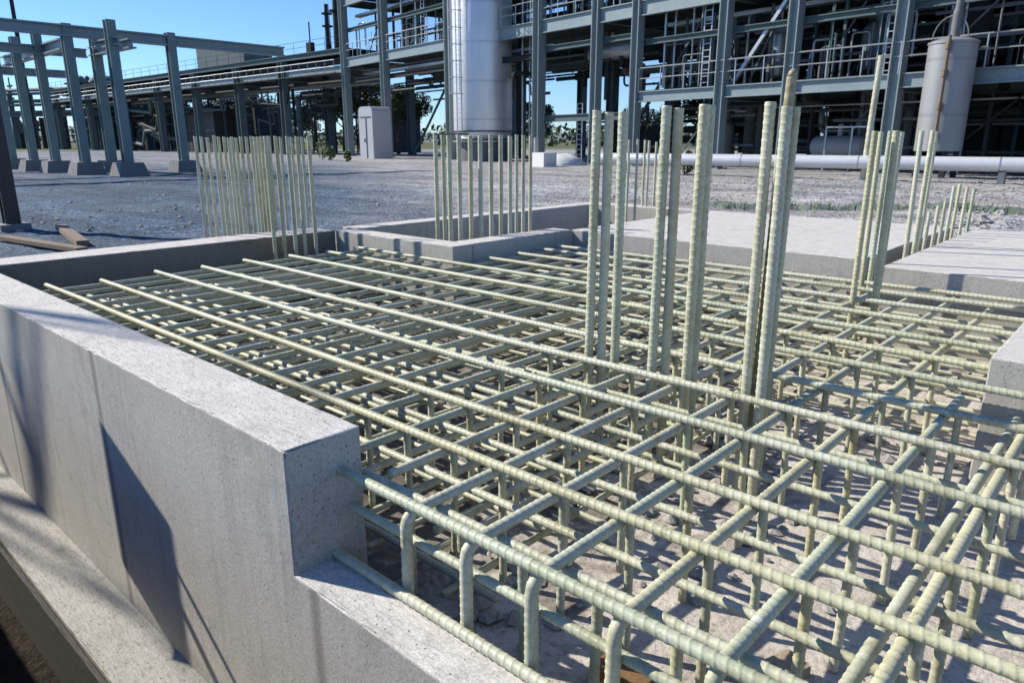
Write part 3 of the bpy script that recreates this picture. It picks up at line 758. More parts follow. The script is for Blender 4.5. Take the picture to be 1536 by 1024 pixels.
# bright silver risers clustered beside the silver vessel and past the second column
for (u, n, zb, zt, r) in ((11.2, .6, 3.7, 13, .07), (11.6, .9, 3.7, 11, .06), (12.9, .7, 3.7, 13, .05), (13.2, 1.0, 3.7, 13, .05), (-1.0, 1.0, GZ, 13, .06), (-.5, 1.2, GZ, 12, .05), (.3, .8, GZ, 14, .07), (.8, 1.3, GZ, 11, .05), (12.2, 5, GZ, 3.2, .3), (13.4, 5.5, GZ, 3.2, .35), (14.2, 5.2, GZ, 3.2, .22), (20.5, 4, GZ, 3.2, .3), (22, 5, GZ, 3.2, .22)):
    add_pipe([fp(u, n, zb), fp(u, n, zt)], r, 'galv' if zb > 0 or r < .1 else 'pipe_grey', 'vertical bare metal pipe riser near the front of the steel structure', 'pipe_riser', 'bare metal risers at the front of the structure')
for k in range(170):
    i0 = pr.randrange(3, 10) if k % 4 else pr.randrange(0, 3); u = pr.uniform(cu[i0] + .4, cu[i0 + 1] - .4); n = pr.uniform(.3, 3.2)
    zb = pr.choice((3.6, 3.6, 8.1)) if i0 >= 5 else 8.1; h = pr.uniform(1.2, 4.2)
    if pr.random() < .55: pts = [fp(u, n, zb), fp(u, n, zb + h)]
    else: w_ = pr.uniform(.6, 1.6); pts = elbow([fp(u, n, zb), fp(u, n, zb + h * .7), fp(u + w_, n + .1, zb + h * .7), fp(u + w_, n + .1, zb + h * .2)], .15)
    add_pipe(pts, pr.choice((.025, .035, .05, .07)), pr.choice(('galv', 'galv', 'pipe_grey', 'teal')), 'thin bare instrument line at the front edge of a deck', 'instrument_line', 'instrument lines on the decks', False)
GD = 'drums on the decks of the structure'
def drum(u, n, z, L, r, mat, label):
    root = empty('process_drum', fp(u, n, z - r - .5), label, 'drum', GD)
    a, b = fp(u - L / 2, n, z), fp(u + L / 2, n, z); d = (b - a).normalized()
    pts = [a - d * .45 * r, a - d * .3 * r, a, b, b + d * .3 * r, b + d * .45 * r]
    MB().tube(pts, [.25 * r, .75 * r, r, r, .75 * r, .25 * r], 20).build('shell', mat, root, True)
    for t in (-.3, .3):
        MB().bar(fp(u + L * t, n, z - r - .5), fp(u + L * t, n, z - r * .6), .25, r * 1.4, NN).build('saddle', 'steel_dark', root)
    MB().tube([fp(u, n, z + r * .9), fp(u, n, z + r + .5)], .12, 8).build('nozzle', mat, root)
drum(4.6, 3.5, 6.3, 3.6, .55, 'galv', 'pale horizontal drum under the second deck near the silver vessel')
drum(17.5, 5.0, 5.2, 4.2, .75, 'pipe_dark', 'dark horizontal drum on the first deck near the middle columns')
drum(22.0, 8.0, 5.4, 4.5, .8, 'pipe_dark', 'dark horizontal drum deep on the first deck behind the weathered tank')
drum(12.5, 7.0, 9.9, 4.2, .9, 'pipe_grey', 'grey horizontal drum on the second deck')
drum(-12, 7.0, 9.8, 5.0, .9, 'pipe_dark', 'dark horizontal drum on the second deck at the far end of the structure')
drum(19.8, 3.2, .75, 2.2, .5, 'white', 'small pale horizontal drum on the ground behind the white pipeline')
for (ua, ub, n, z) in ((cu[5], cu[10], 2.2, 6.9), (cu[0], cu[3], 1.8, 6.7), (cu[3], cu[7], 2.6, 11.4), (cu[0], cu[3], 1.2, 11.4)):
    mb = MB(); mb.bar(fp(ua + .4, n, z), fp(ub - .4, n, z), .6, .03); mb.bar(fp(ua + .4, n - .31, z + .08), fp(ub - .4, n - .31, z + .08), .02, .18); mb.bar(fp(ua + .4, n + .31, z + .08), fp(ub - .4, n + .31, z + .08), .02, .18)
    tag(mb.build('cable_tray', 'galv'), f'long galvanised cable tray hung {"under" if z < 8 else "above"} the second deck, {"at the rack end" if ua < -10 else "past the silver vessel" if ua < 5 else "towards the tank"}', 'cable tray')

# silver vessel
vc = fp(-3.8, -2.8, GZ)
vb = at(725, 241, GZ)
VR = 2.0
ves = empty('process_vessel', vb, 'tall silver clad cylindrical vessel with a caged ladder, rising past the picture edge', 'vessel')
MB().lathe(vb, [(VR * .86, 0), (VR * .86, 1.35)], 40).build('skirt', 'pipe_grey', ves, True)
MB().lathe(vb, [(VR * .8, 1.352), (VR * .95, 1.6), (VR, 1.95), (VR, 15.0), (VR * .8, 15.8), (VR * .3, 16.2)], 64).build('shell', 'silver', ves, True)
MB().lathe(vb, [(VR * 1.05, 1.25), (VR * 1.05, 1.34)], 40).build('base_ring', 'galv', ves, True)
lv = (CAM - vb); lv.z = 0; lv.normalize(); side = Vector((lv.y, -lv.x, 0))
if side.dot(_R) > 0: side = -side
ld = (lv * .72 + side * .69).normalized(); tl = Vector((-ld.y, ld.x, 0)); base = vb + ld * (VR + .25)
mb = MB()
for s in (-.22, .22): mb.bar(base + tl * s + Vector((0, 0, 2.0)), base + tl * s + Vector((0, 0, 15)), .06, .06)
z = 2.2
while z < 15: mb.bar(base - tl * .22 + Vector((0, 0, z)), base + tl * .22 + Vector((0, 0, z)), .03, .03); z += .3
lad = mb.build('ladder', 'galv', ves)
mb = MB()
z = 4.3
while z < 15:
    mb.tube([base + tl * (.4 * math.cos(t)) + ld * (.75 * math.sin(t)) + Vector((0, 0, z)) for t in [math.pi * q / 8 for q in range(9)]], .025, 5); z += 1.0
for q in (1, 3, 5, 7):
    t = math.pi * q / 8; off = tl * (.4 * math.cos(t)) + ld * (.75 * math.sin(t))
    mb.bar(base + off + Vector((0, 0, 4.3)), base + off + Vector((0, 0, 14.6)), .04, .04)
mb.build('ladder_cage', 'galv', lad)
pl = MB()
pl.lathe(vb, [(VR + .02, 1.9), (VR + .06, 1.9), (VR + .06, 1.98), (VR + .02, 1.98)], 40)
c0 = vb + ld * (VR + .7); pl.bar(c0 - tl * .8 + Vector((0, 0, 1.75)), c0 + tl * .8 + Vector((0, 0, 1.75)), 1.0, .1)
pl.build('platform', 'steel_dark', ves)
add_pipe(elbow([vb - ld * .2 + _R * (VR + .5) + Vector((0, 0, .3)), vb + _R * (VR + .5) + Vector((0, 0, 9)), vb + _R * (VR + .5) + NN * 3 + Vector((0, 0, 9))]), .12, 'pipe_dark', 'dark pipe running up beside the shaded flank of the silver vessel', 'process_pipe', None)
# concrete block with tarpaulin beside the vessel
p = at(815, 250, GZ)
mb = MB(); mb.bar(p + UX * -.55 + Vector((0, 0, .36)), p + UX * .55 + Vector((0, 0, .36)), .9, .72)
tag(mb.build('concrete_plinth', 'tarp'), 'pale concrete plinth at the foot of the silver vessel', 'plinth')
mb = MB(); p2 = at(840, 247, GZ)
pts = []
mb.lathe(p2, [(1.5, 0), (1.3, .28), (.9, .48), (.4, .58), (.1, .6)], 14)
for v in mb.v: v.x += .25 * noise.noise(v * 1.7); v.y += .25 * noise.noise(v * 1.9); v.z += .12 * noise.noise(v * 2.3) * (v.z > GZ + .1)
tag(mb.build('tarpaulin_heap', 'tarp', None, True), 'white tarpaulin thrown over a low heap beside the pale plinth', 'tarpaulin')
add_pipe([at(804, 246, GZ), at(804, 246, GZ) + Vector((0, 0, 1.5))], .14, 'white', 'short white stand pipe beside the pale plinth', 'stand_pipe', None, False)

# white cabin between the far columns
p = at(551, 238, GZ); cab = empty('equipment_cabin', p, 'tall white metal equipment cabin with rounded top between the far columns', 'cabin')
W = 1.12
mb = MB(); prof = [(-W, 0), (-W, 3.5), (-W * .9, 3.72), (-W * .7, 3.85), (W * .7, 3.85), (W * .9, 3.72), (W, 3.5), (W, 0)]
k = len(mb.v)
for n in (0, 1.6):
    for a_, z in prof: mb.v.append(p + UX * a_ + NN * n + Vector((0, 0, z)))
m_ = len(prof)
for i in range(m_): mb.f.append((i, (i + 1) % m_, m_ + (i + 1) % m_, m_ + i))
mb.f.append(tuple(range(m_))); mb.f.append(tuple(reversed(range(m_, 2 * m_))))
mb.build('body', 'white', cab)
MB().bar(p + UX * .1 - NN * .03 + Vector((0, 0, 0)), p + UX * .1 - NN * .03 + Vector((0, 0, 3.0)), .07, .05).build('door_seam', 'pipe_grey', cab)
MB().bar(p - UX * .9 - NN * .04 + Vector((0, 0, 3.1)), p + UX * .9 - NN * .04 + Vector((0, 0, 3.1)), .05, .05).build('drip_rail', 'pipe_grey', cab)
MB().bar(p - UX * .12 - NN * .06 + Vector((0, 0, 1.2)), p - UX * .12 - NN * .06 + Vector((0, 0, 1.5)), .06, .06).build('handle', 'steel_dark', cab)

# weathered tank at the right
tc = at(1400, 266, GZ); d_ = (tc - CAM).length
TR = 31.5 * (tc - CAM).dot(_F) / F_PX
tank = empty('storage_tank', tc, 'weathered grey upright tank with a domed lid and a vent pipe, before the steel structure', 'tank')
MB().lathe(tc, [(TR, .95), (TR, 4.62), (TR * 1.04, 4.63), (TR * 1.04, 4.7), (TR * .95, 4.73), (TR * .6, 4.83), (TR * .15, 4.88)], 56).build('shell', 'tankm', tank, True)
for a_ in range(4):
    q = tc + Vector((math.cos(a_ * 1.571 + .6), math.sin(a_ * 1.571 + .6), 0)) * TR * .85
    MB().bar(q, q + Vector((0, 0, .948)), .18, .18).build('leg', 'steel_dark', tank)
q = tc + Vector((0, 0, 4.75))
vp = MB().tube(elbow([q, q + Vector((0, 0, 1.0)), q + Vector((.1, .05, 2.6))], .2), [.16] * 4 + [.13] * 4, 10).build('vent_pipe', 'pipe_grey', tank, True)
MB().tube([q + UX * (-.75 + .15 * (1 - math.cos(t)) * 4) * 1.0 + Vector((0, 0, .1 + .75 * math.sin(t))) for t in [math.pi * k / 10 for k in range(11)]], .028, 6).build('hoop_rail', 'pipe_grey', tank, True)
tv = CAM - tc; tv.z = 0; tv.normalize()
gp = tc + (tv * .98 - _R * .2).normalized() * (TR + .1)
mb = MB().tube([gp + Vector((0, 0, .6)), gp + Vector((0, 0, 4.85))], .06, 8)
for z in (1.4, 2.4, 3.5, 4.4): mb.tube([gp + Vector((0, 0, z)), gp + Vector((0, 0, z + .22))], .11, 8)
mb.build('gauge_pipe', 'timber', tank, True)
# handrail frame and pale drums on the ground near the middle
p = fp(20.0, 1.6, GZ); mb = MB()
for u in (0, 1.2, 2.1): mb.bar(p + UX * u, p + UX * u + Vector((0, 0, 1.9)), .07, .07)
mb.bar(p + Vector((0, 0, 1.9)), p + UX * 2.1 + Vector((0, 0, 1.9)), .07, .07)
tag(mb.build('handrail', 'galv'), 'pale pipe handrail frame standing behind the white pipeline', 'handrail')

# white pipeline in front of the plant
pa, pb = at(902, 237.5, .3), at(1640, 249, .3); pb = pa + (pb - pa) * 1.25
pl_root = empty('pipeline', (pa.x, pa.y, GZ), 'long white coated pipeline on low supports along the front of the plant', 'pipeline')
d = (pb - pa).normalized(); L = (pb - pa).length
MB().tube([pa, pb], .225, 24).build('pipe', 'pipe_white', pl_root, True)
k = 2.0; mb = MB()
while k < L: mb = MB(); mb.tube([pa + d * (k - .02), pa + d * (k + .02)], .232, 24); mb.build('weld_band', 'galv', pl_root, True); k += 4.1
k = 1.2
while k < L:
    q = pa + d * k; MB().bar((q.x, q.y, GZ - .02), (q.x, q.y, .075), .18, .3).build('support', 'pipe_grey', pl_root); k += 3.3
# weathered pole and small stakes before the pipeline
p = at(1294, 270, GZ) ; t = on_x(1314, 84, at(1296, 270, GZ).x); t = p + Vector((.06, 0, 0)); 
def top_over(p, px, row):
    lo, hi = 0, 12
    for _ in range(40):
        m = (lo + hi) / 2; v = Vector((p.x, p.y, m)) - CAM
        if CY - F_PX * v.dot(_U) / v.dot(_F) > row: lo = m
        else: hi = m
    return lo
z = top_over(p, 0, 84)
o = rebar_mb([p, p + Vector((.04, 0, (z - GZ) * .5)), p + Vector((.1, 0, z - GZ))], .1, .19, 12, .13, 6, bend=.3).build('tall_bar', 'rebar'); o.data.shade_smooth()
tag(o, 'very tall thick ribbed bar standing before the white pipeline, leaning slightly', 'bar')
for k, (px, row, tr) in enumerate(((1330, 273, 196), (1371, 274, 236))):
    p = at(px, row, GZ)
    tag(MB().tube([p, p + Vector((.02, 0, top_over(p, 0, tr) - GZ))], .06, 8).build('marker_stake', 'galv', None, True), ('tall pale metal stake just beside the very tall ribbed bar', 'short pale metal stake before the weathered tank')[k], 'stake')

# ------------------------------------------------------------------ long pipe rack to the left
RD = Vector((-1, 0.003, 0)).normalized()
r0 = fp(cu[0], 0, GZ) - UX * .6
def rp(s, n, z): q = r0 + RD * s + Vector((0, 1, 0)) * n; return Vector((q.x, q.y, z))
rack = empty('pipe_rack', r0, 'long raised pipe rack on steel columns running away from the process structure', 'pipe rack')
SP = [0.8, 10, 19, 29, 39.5, 51, 64, 78]
for n in (0, 5):
    for s in SP[1:]:
        mb = MB().ibeam(rp(s, n, GZ), rp(s, n, 8.4), .75, .75, .08, RD); mb.build('column', 'teal', rack)
for n in (0, 5):
    MB().ibeam(rp(0, n, 7.2), rp(82, n, 7.2), .35, .65, .06).build('beam', 'steel_light', rack)
    MB().ibeam(rp(0, n, 8.7), rp(82, n, 8.7), .35, .5, .06).build('beam', 'teal', rack)
for s in SP:
    MB().ibeam(rp(s, .2, 7.0), rp(s, 4.8, 7.0), .3, .5, .05).build('beam', 'teal', rack)
MB().quad_box([rp(0, -.9, 6.8), rp(0, -.2, 6.8), rp(82, -.2, 6.8), rp(82, -.9, 6.8), rp(0, -.9, 6.87), rp(0, -.2, 6.87), rp(82, -.2, 6.87), rp(82, -.9, 6.87)]).build('walkway', 'grate', rack)
MB().quad_box([rp(0, .2, 8.97), rp(0, 4.9, 8.97), rp(82, 4.9, 8.97), rp(82, .2, 8.97), rp(0, .2, 9.03), rp(0, 4.9, 9.03), rp(82, 4.9, 9.03), rp(82, .2, 9.03)]).build('deck', 'steel_dark', rack)
mb = MB()
for z in (7.35, 7.9): mb.tube([rp(0, -.9, z), rp(82, -.9, z)], .035, 6)
s = 0
while s < 82: mb.tube([rp(s, -.9, 6.85), rp(s, -.9, 7.9)], .03, 5); s += 1.4
mb.build('railing', 'galv', rack)
mb = MB(); s = 3
for z in (10.05, 9.55): mb.tube([rp(0, .3, z), rp(82, .3, z)], .02, 5)
while s < 82: mb.tube([rp(s, .3, 9.0), rp(s, .3, 10.05)], .02, 5); s += 2.6
mb.build('railing', 'steel_dark', rack)
GR = 'pipes carried on the long rack'
for k in range(16):
    n = .5 + .27 * k; z = pr.choice((7.55, 7.6, 8.05, 6.3)); r = pr.choice((.08, .12, .16, .2))
    add_pipe([rp(.5, n, z), rp(80, n, z)], r, pr.choice(('pipe_dark', 'galv', 'pipe_grey', 'pipe_dark')), 'long pipe lying on the raised rack, running its whole length', 'rack_pipe', GR, False)
for k in range(64):
    s0 = pr.uniform(1, 70); L_ = pr.uniform(5, 18); n = pr.uniform(.3, 9); z = pr.uniform(2.2, 6.3)
    if z < 4.5 and s0 < 26: z += 2.3
    um = s0 + L_ * pr.uniform(.3, .7)
    add_pipe(elbow([rp(s0, n, z), rp(um, n, z), rp(um, n + pr.uniform(-.5, .5), max(.5, z - pr.uniform(.8, 2.4))), rp(s0 + L_, n, max(.5, z - 1.2))]), pr.choice((.06, .09, .14, .2)), pr.choice(('pipe_dark', 'pipe_dark', 'pipe_dark', 'teal')), 'dark pipe slung in the shade below the raised rack', 'process_pipe', 'pipes below the long rack', False)
for k in range(48):
    s0 = pr.uniform(9, 80); n = pr.uniform(1, 9)
    add_pipe([rp(s0, n, GZ), rp(s0, n, pr.uniform(3, 6.8))], pr.choice((.06, .1, .16, .3)), pr.choice(('pipe_dark', 'teal', 'pipe_dark')), 'dark pipe riser standing below the raised rack', 'pipe_riser', 'risers below the long rack', False)
# plate-clad plant room under the rack
p = rp(35, 4, GZ); room = empty('plant_room', p, 'dim brick-brown plant room standing below the raised rack', 'plant room')
mb = MB(); q0, q1 = rp(38, 2.2, 0), rp(30, 2.2, 0)
mb.box(q0.x, q1.x, q0.y, q0.y + 4.5, GZ, 4.6); mb.build('wall', 'brown', room)
MB().box(q0.x - .2, q1.x + .2, q0.y - .25, q0.y + 4.7, 4.603, 4.8).build('roof', 'steel_dark', room)
MB().box(q0.x + 3.0, q0.x + 4.1, q0.y - .05, q0.y + .02, GZ + .05, 2.0).build('door', 'teal', room)
for k, (s0, s1, n, h) in enumerate(((13, 17.5, 14, 5.2), (43, 56, 13, 5.6), (60, 82, 11, 5.0))):  # dark houses added to darken the bright gaps behind the rack
    q0, q1 = rp(s1, n, 0), rp(s0, n, 0); root = empty('darkening_house', Vector(((q0.x + q1.x) / 2, q0.y + 3, GZ)), f'dark sheet-clad house added to darken gaps behind the long rack, {nth(k + 1)} from the process structure', 'building', 'dark houses added behind the rack')
    MB().box(q0.x, q1.x, q0.y, q0.y + 6, GZ - .1, h).build('wall', 'steel_dark', root)
    MB().box(q0.x - .3, q1.x + .3, q0.y - .4, q0.y + 6.3, h + .003, h + .3).build('roof', 'brown', root)
    x = q0.x + .8
    while x < q1.x - 1.5: MB().box(x, x + 1.1, q0.y - .05, q0.y + .02, 2.0, 3.6).build('window', 'pipe_grey', root); x += 2.6
for k, (x0, x1, n, h) in enumerate(((948, 1010, 15.5, 3.4), (1030, 1120, 16, 6.9), (1135, 1330, 15, 4.4), (1350, 1420, 17, 6.5))):  # more dark houses added, closing sky-lit gaps behind the structure
    a, b = fac(x0), fac(x1); ua, ub = (a - O0).dot(UX) * 1.25, (b - O0).dot(UX) * 1.25
    root = empty('darkening_house', fp((ua + ub) / 2, n + 2.5, GZ), f'dark sheet-clad house added to darken gaps behind the process structure, {nth(k + 1)} along towards the tank', 'building', 'dark houses added behind the structure')
    MB().quad_box([fp(ua, n, GZ), fp(ub, n, GZ), fp(ub, n + 5, GZ), fp(ua, n + 5, GZ), fp(ua, n, h), fp(ub, n, h), fp(ub, n + 5, h), fp(ua, n + 5, h)]).build('wall', 'steel_dark', root)
    MB().quad_box([fp(ua - .3, n - .4, h + .003), fp(ub + .3, n - .4, h + .003), fp(ub + .3, n + 5.3, h + .003), fp(ua - .3, n + 5.3, h + .003), fp(ua - .3, n - .4, h + .3), fp(ub + .3, n - .4, h + .3), fp(ub + .3, n + 5.3, h + .3), fp(ua - .3, n + 5.3, h + .3)]).build('roof', 'brown', root)
    um = (ua + ub) / 2; MB().quad_box([fp(um - .6, n - .05, GZ + .03), fp(um + .6, n - .05, GZ + .03), fp(um + .6, n + .02, GZ + .03), fp(um - .6, n + .02, GZ + .03), fp(um - .6, n - .05, 1.9), fp(um + .6, n - .05, 1.9), fp(um + .6, n + .02, 1.9), fp(um - .6, n + .02, 1.9)]).build('door', 'pipe_grey', root)
# sloping sheet roof behind the rack top
p = rp(40, 11, GZ)
shed = empty('conveyor_house', p, 'dark sheet-clad housing rising above the far part of the rack', 'housing')
a_, b_ = rp(47, 9, 0), rp(34, 9, 0)
P = [(a_.x, a_.y, 9.4), (b_.x, b_.y, 9.4), (b_.x, b_.y + 4, 9.4), (a_.x, a_.y + 4, 9.4), (a_.x, a_.y, 13.4), (b_.x, b_.y, 12.2), (b_.x, b_.y + 4, 12.2), (a_.x, a_.y + 4, 13.4)]
MB().quad_box(P).build('wall', 'teal', shed)
for s in (36, 45): MB().bar(rp(s, 11, GZ), rp(s, 11, 9.398), .5, .5).build('leg', 'steel_dark', shed)
# vents and stacks on the skyline
def stack(name, p, h, r, mat, label, cat, n=10):
    root = empty(name, p, label, cat)
    MB().tube([p, p + Vector((0, 0, h * .6)), p + Vector((0, 0, h))], [r, r * .85, r * .7], n).build('shaft', mat, root, True)
    for t in (.55, .8):
        MB().lathe(p + Vector((0, 0, h * t)), [(r * 1.7, 0), (r * 1.7, .12)], 12).build('platform', 'steel_dark', root)
    MB().tube([p + Vector((r * 1.1, 0, 1)), p + Vector((r * .9, 0, h * .97))], r * .12, 5).build('ladder', 'galv', root)
q = rp(4, 2.5, 9.03); stack('vent_stack', q, 6.5, .42, 'steel_dark', 'slim dark vent stack on the rack next to the process structure', 'stack')
q = rp(5.6, 2.5, 9.03); stack('vent_stack', q, 4.4, .3, 'steel_dark', 'shorter dark vent stack beside the slim one on the rack', 'stack')
q = rp(9.5, 3, 9.03); MB_ = MB().tube([q, q + Vector((0, 0, 3.3))], .07, 6)
MB_.bar(q + Vector((-.4, 0, .8)), q + Vector((.4, 0, .8)), .5, 1.2)
tag(MB_.build('aerial', 'steel_dark'), 'small cabinet with a thin aerial on top of the rack', 'aerial')
# distant process towers
for k, (px, rt, w, lab) in enumerate(((124, 84, .9, 'thin distant process tower at the open end of the group'), (136, 90, 1.4, 'stout distant process tower with a flat head'), (146, 82, .8, 'slender distant process tower taller than its neighbours'), (160, 95, 1.5, 'low broad distant process tower'), (176, 98, 1.6, 'lowest distant process tower by the portal column'))):
    p = at(px, 223.3, GZ); root = empty('distant_tower', p, lab + ' beyond the yard', 'tower', 'distant process towers')
    h = top_over(p, 0, rt) - GZ
    MB().lathe(p, [(w, 0), (w, h * .9), (w * .7, h * .96), (w * .2, h)], 12).build('shell', 'teal', root, True)
    for t in (.6, .75, .88): MB().lathe(p, [(w * 1.5, h * t), (w * 1.5, h * t + .25)], 10).build('platform', 'steel_dark', root)
for k, (px, row, tr, wd) in enumerate(((55, 224, -30, .45), (31, 223, 18, .3), (84, 224, 62, .3))):
    p = at(px, row, GZ); tz = top_over(p, 0, tr) if tr > 0 else 55
    root = empty('lattice_mast', p, ('tall thin mast rising beyond the portal frames', 'thin mast left of the tallest one beyond the portal frames', 'short thin mast between the portal columns')[k], 'mast')
    MB().tube([p, Vector((p.x, p.y, tz))], [wd, wd * .4], 6).build('pole', 'steel_dark', root)
    for t in (.7, .8, .88): MB().bar(Vector((p.x - 1.2, p.y, tz * t)), Vector((p.x + 1.2, p.y, tz * t)), .3, .3).build('cross_arm', 'steel_dark', root)

# second, more distant pipe bridge on the left
br = empty('pipe_bridge', at(20, 224, GZ), 'distant low pipe bridge beyond the portal frames', 'pipe bridge')
b0 = at(-60, 223.2, GZ); b1 = at(300, 225, GZ); bd = (b1 - b0)
for t in [i / 11 for i in range(12)]:
    q = b0 + bd * t; MB().bar(q, q + Vector((0, 0, 9)), .6, .6).build('column', 'teal', br)
for z in (5.5, 7.2, 9): MB().bar(b0 + Vector((0, 0, z)), b1 + Vector((0, 0, z)), .8, .4).build('beam', 'teal', br)
for z in (6.0, 7.8, 9.6):
    MB().tube([b0 + Vector((0, 0, z)), b1 + Vector((0, 0, z))], .3, 8).build('pipe', 'pipe_grey', br, True)
for k in range(16):
    t = pr.random(); q = b0 + bd * t + Vector((0, pr.uniform(1, 8), 0)); h = pr.uniform(2.5, 7)
    MB().lathe(q, [(pr.uniform(.5, 1.6), 0), (pr.uniform(.5, 1.6), h)], 10)
    add_pipe([q, q + Vector((0, 0, h))], pr.choice((.2, .35, .6)), pr.choice(('pipe_dark', 'teal', 'pipe_grey')), 'dark pipe riser beside the distant pipe bridge', 'pipe_riser', 'risers by the distant bridge', False)

# ------------------------------------------------------------------ portal frames on the left
portal = empty('portal_frame', at(130, 262, GZ), 'open teal steel portal frame on concrete pedestals in the yard', 'steel frame')
PA, PB = at(131, 262, GZ), at(195, 263.5, GZ)
YA, YB = PA.y, PB.y
PD = [(PA, .34), (PB, .34)]
for px, row in ((87, 258.8), (54, 256.6), (22, 253.6)): PD.append((at(px, row, GZ), .32))
PD.append((at(170, 258.0, GZ), .36))
BZ = top_over(PA, 0, 46)
bd = (PB - PA); bd.z = 0; bd.normalize(); PC = None
bdir = Vector((0, 1, 0))
for k, (p, w) in enumerate(PD):
    c = MB().ibeam(p + Vector((0, 0, .5)), Vector((p.x, p.y, BZ + .25)), w, w, .05, Vector((1, 0, 0))).build('column', 'portal', portal)
    mb = MB(); a = .5
    mb.quad_box([p + Vector((sx * a * 1.15, sy * a * 1.15, -.05)) for sx, sy in ((-1, -1), (1, -1), (1, 1), (-1, 1))] + [p + Vector((sx * a * .85, sy * a * .85, .498)) for sx, sy in ((-1, -1), (1, -1), (1, 1), (-1, 1))])
    mb.build('base', 'pad', c)
mx = (PA.x + PB.x) / 2 + 1.0
def pbeam(a, b, w=.34, h=.42): MB().ibeam(a, b, w, h, .06).build('beam', 'steel_light', portal)
# long beam over the front columns
ya0 = PA.y - 9; la = Vector((PA.x, PA.y, BZ)); lb = Vector((PB.x, PB.y, BZ))
dirb = (at(430, 78 + 183.5, GZ) - PA); 
def y_for(px, z):
    lo, hi = PA.y, PA.y + 60
    for _ in range(40):
        m = (lo + hi) / 2
        if proj((PA.x + .1, m, z))[0] < px: lo = m
        else: hi = m
    return lo
pbeam(Vector((PA.x + .1, ya0, BZ - .02)), Vector((PA.x + .1, y_for(425, BZ), BZ - .02)))
pbeam(Vector((PB.x + .45, PB.y + .1, BZ - .5)), Vector((PA.x + .3, PB.y + .1, BZ - .5)), .3, .3)
# beams receding along the rows
pbeam(Vector((PA.x - .4, PA.y, BZ - .45)), Vector((PD[4][0].x - .5, PA.y + .3, BZ - .45)))
pbeam(Vector((PB.x - .4, PD[5][0].y, BZ - .45)), Vector((PD[5][0].x - .5, PD[5][0].y, BZ - .45)), .3, .36)
pbeam(Vector((PD[2][0].x, PD[2][0].y - 7, BZ - .46)), Vector((PD[2][0].x, PD[5][0].y, BZ - .46)), .3, .36)
pbeam(Vector((PD[4][0].x, PD[4][0].y - 10, BZ - .9)), Vector((PD[4][0].x, PD[4][0].y + 3, BZ - .9)), .3, .36)
pC = Vector((PA.x + .1, y_for(277, 0), GZ))
c = MB().ibeam(pC + Vector((0, 0, .5)), Vector((pC.x, pC.y, BZ + .3)), .34, .34, .05, Vector((1, 0, 0))).build('column', 'portal', portal)
mb = MB(); a = .5
mb.quad_box([pC + Vector((sx * a * 1.15, sy * a * 1.15, -.05)) for sx, sy in ((-1, -1), (1, -1), (1, 1), (-1, 1))] + [pC + Vector((sx * a * .85, sy * a * .85, .498)) for sx, sy in ((-1, -1), (1, -1), (1, 1), (-1, 1))])
mb.build('base', 'pad', c)
pE = Vector((PA.x + .1, PA.y - 8.5, GZ)); MB().ibeam(pE, Vector((pE.x, pE.y, BZ - .25)), .42, .42, .07, Vector((1, 0, 0))).build('column', 'teal', portal)
# dark post close by
p = at(20, 345, GZ); post = empty('steel_post', p, 'dark brown steel post on a low base, nearest to the far kerb wall', 'post')
MB().ibeam(p + Vector((0, 0, .1)), p + Vector((0, 0, 3.6)), .2, .2, .03, Vector((1, 0, 0))).build('shaft', 'brown', post)
MB().box(p.x - .2, p.x + .2, p.y - .2, p.y + .2, GZ - .05, GZ + .098).build('base', 'pad', post)
for k, (xy0, xy1, h) in enumerate((((-12.4, 3.5), (-10.2, 3.1), .07), ((-11.6, 2.55), (-9.6, 2.9), .05), ((-11.2, 3.9), (-10.4, 3.35), .05))):
    if k == 2: continue
    tag(MB().bar((*xy0, GZ + .06), (*xy1, GZ + .05), .14, h).build('timber_plank', 'timber'), ('weathered plank lying on the gravel by the dark post, beside the kerb wall', 'shorter grey plank lying on the gravel nearest the kerb wall', 'short plank lying farthest out by the dark post')[k], 'plank')

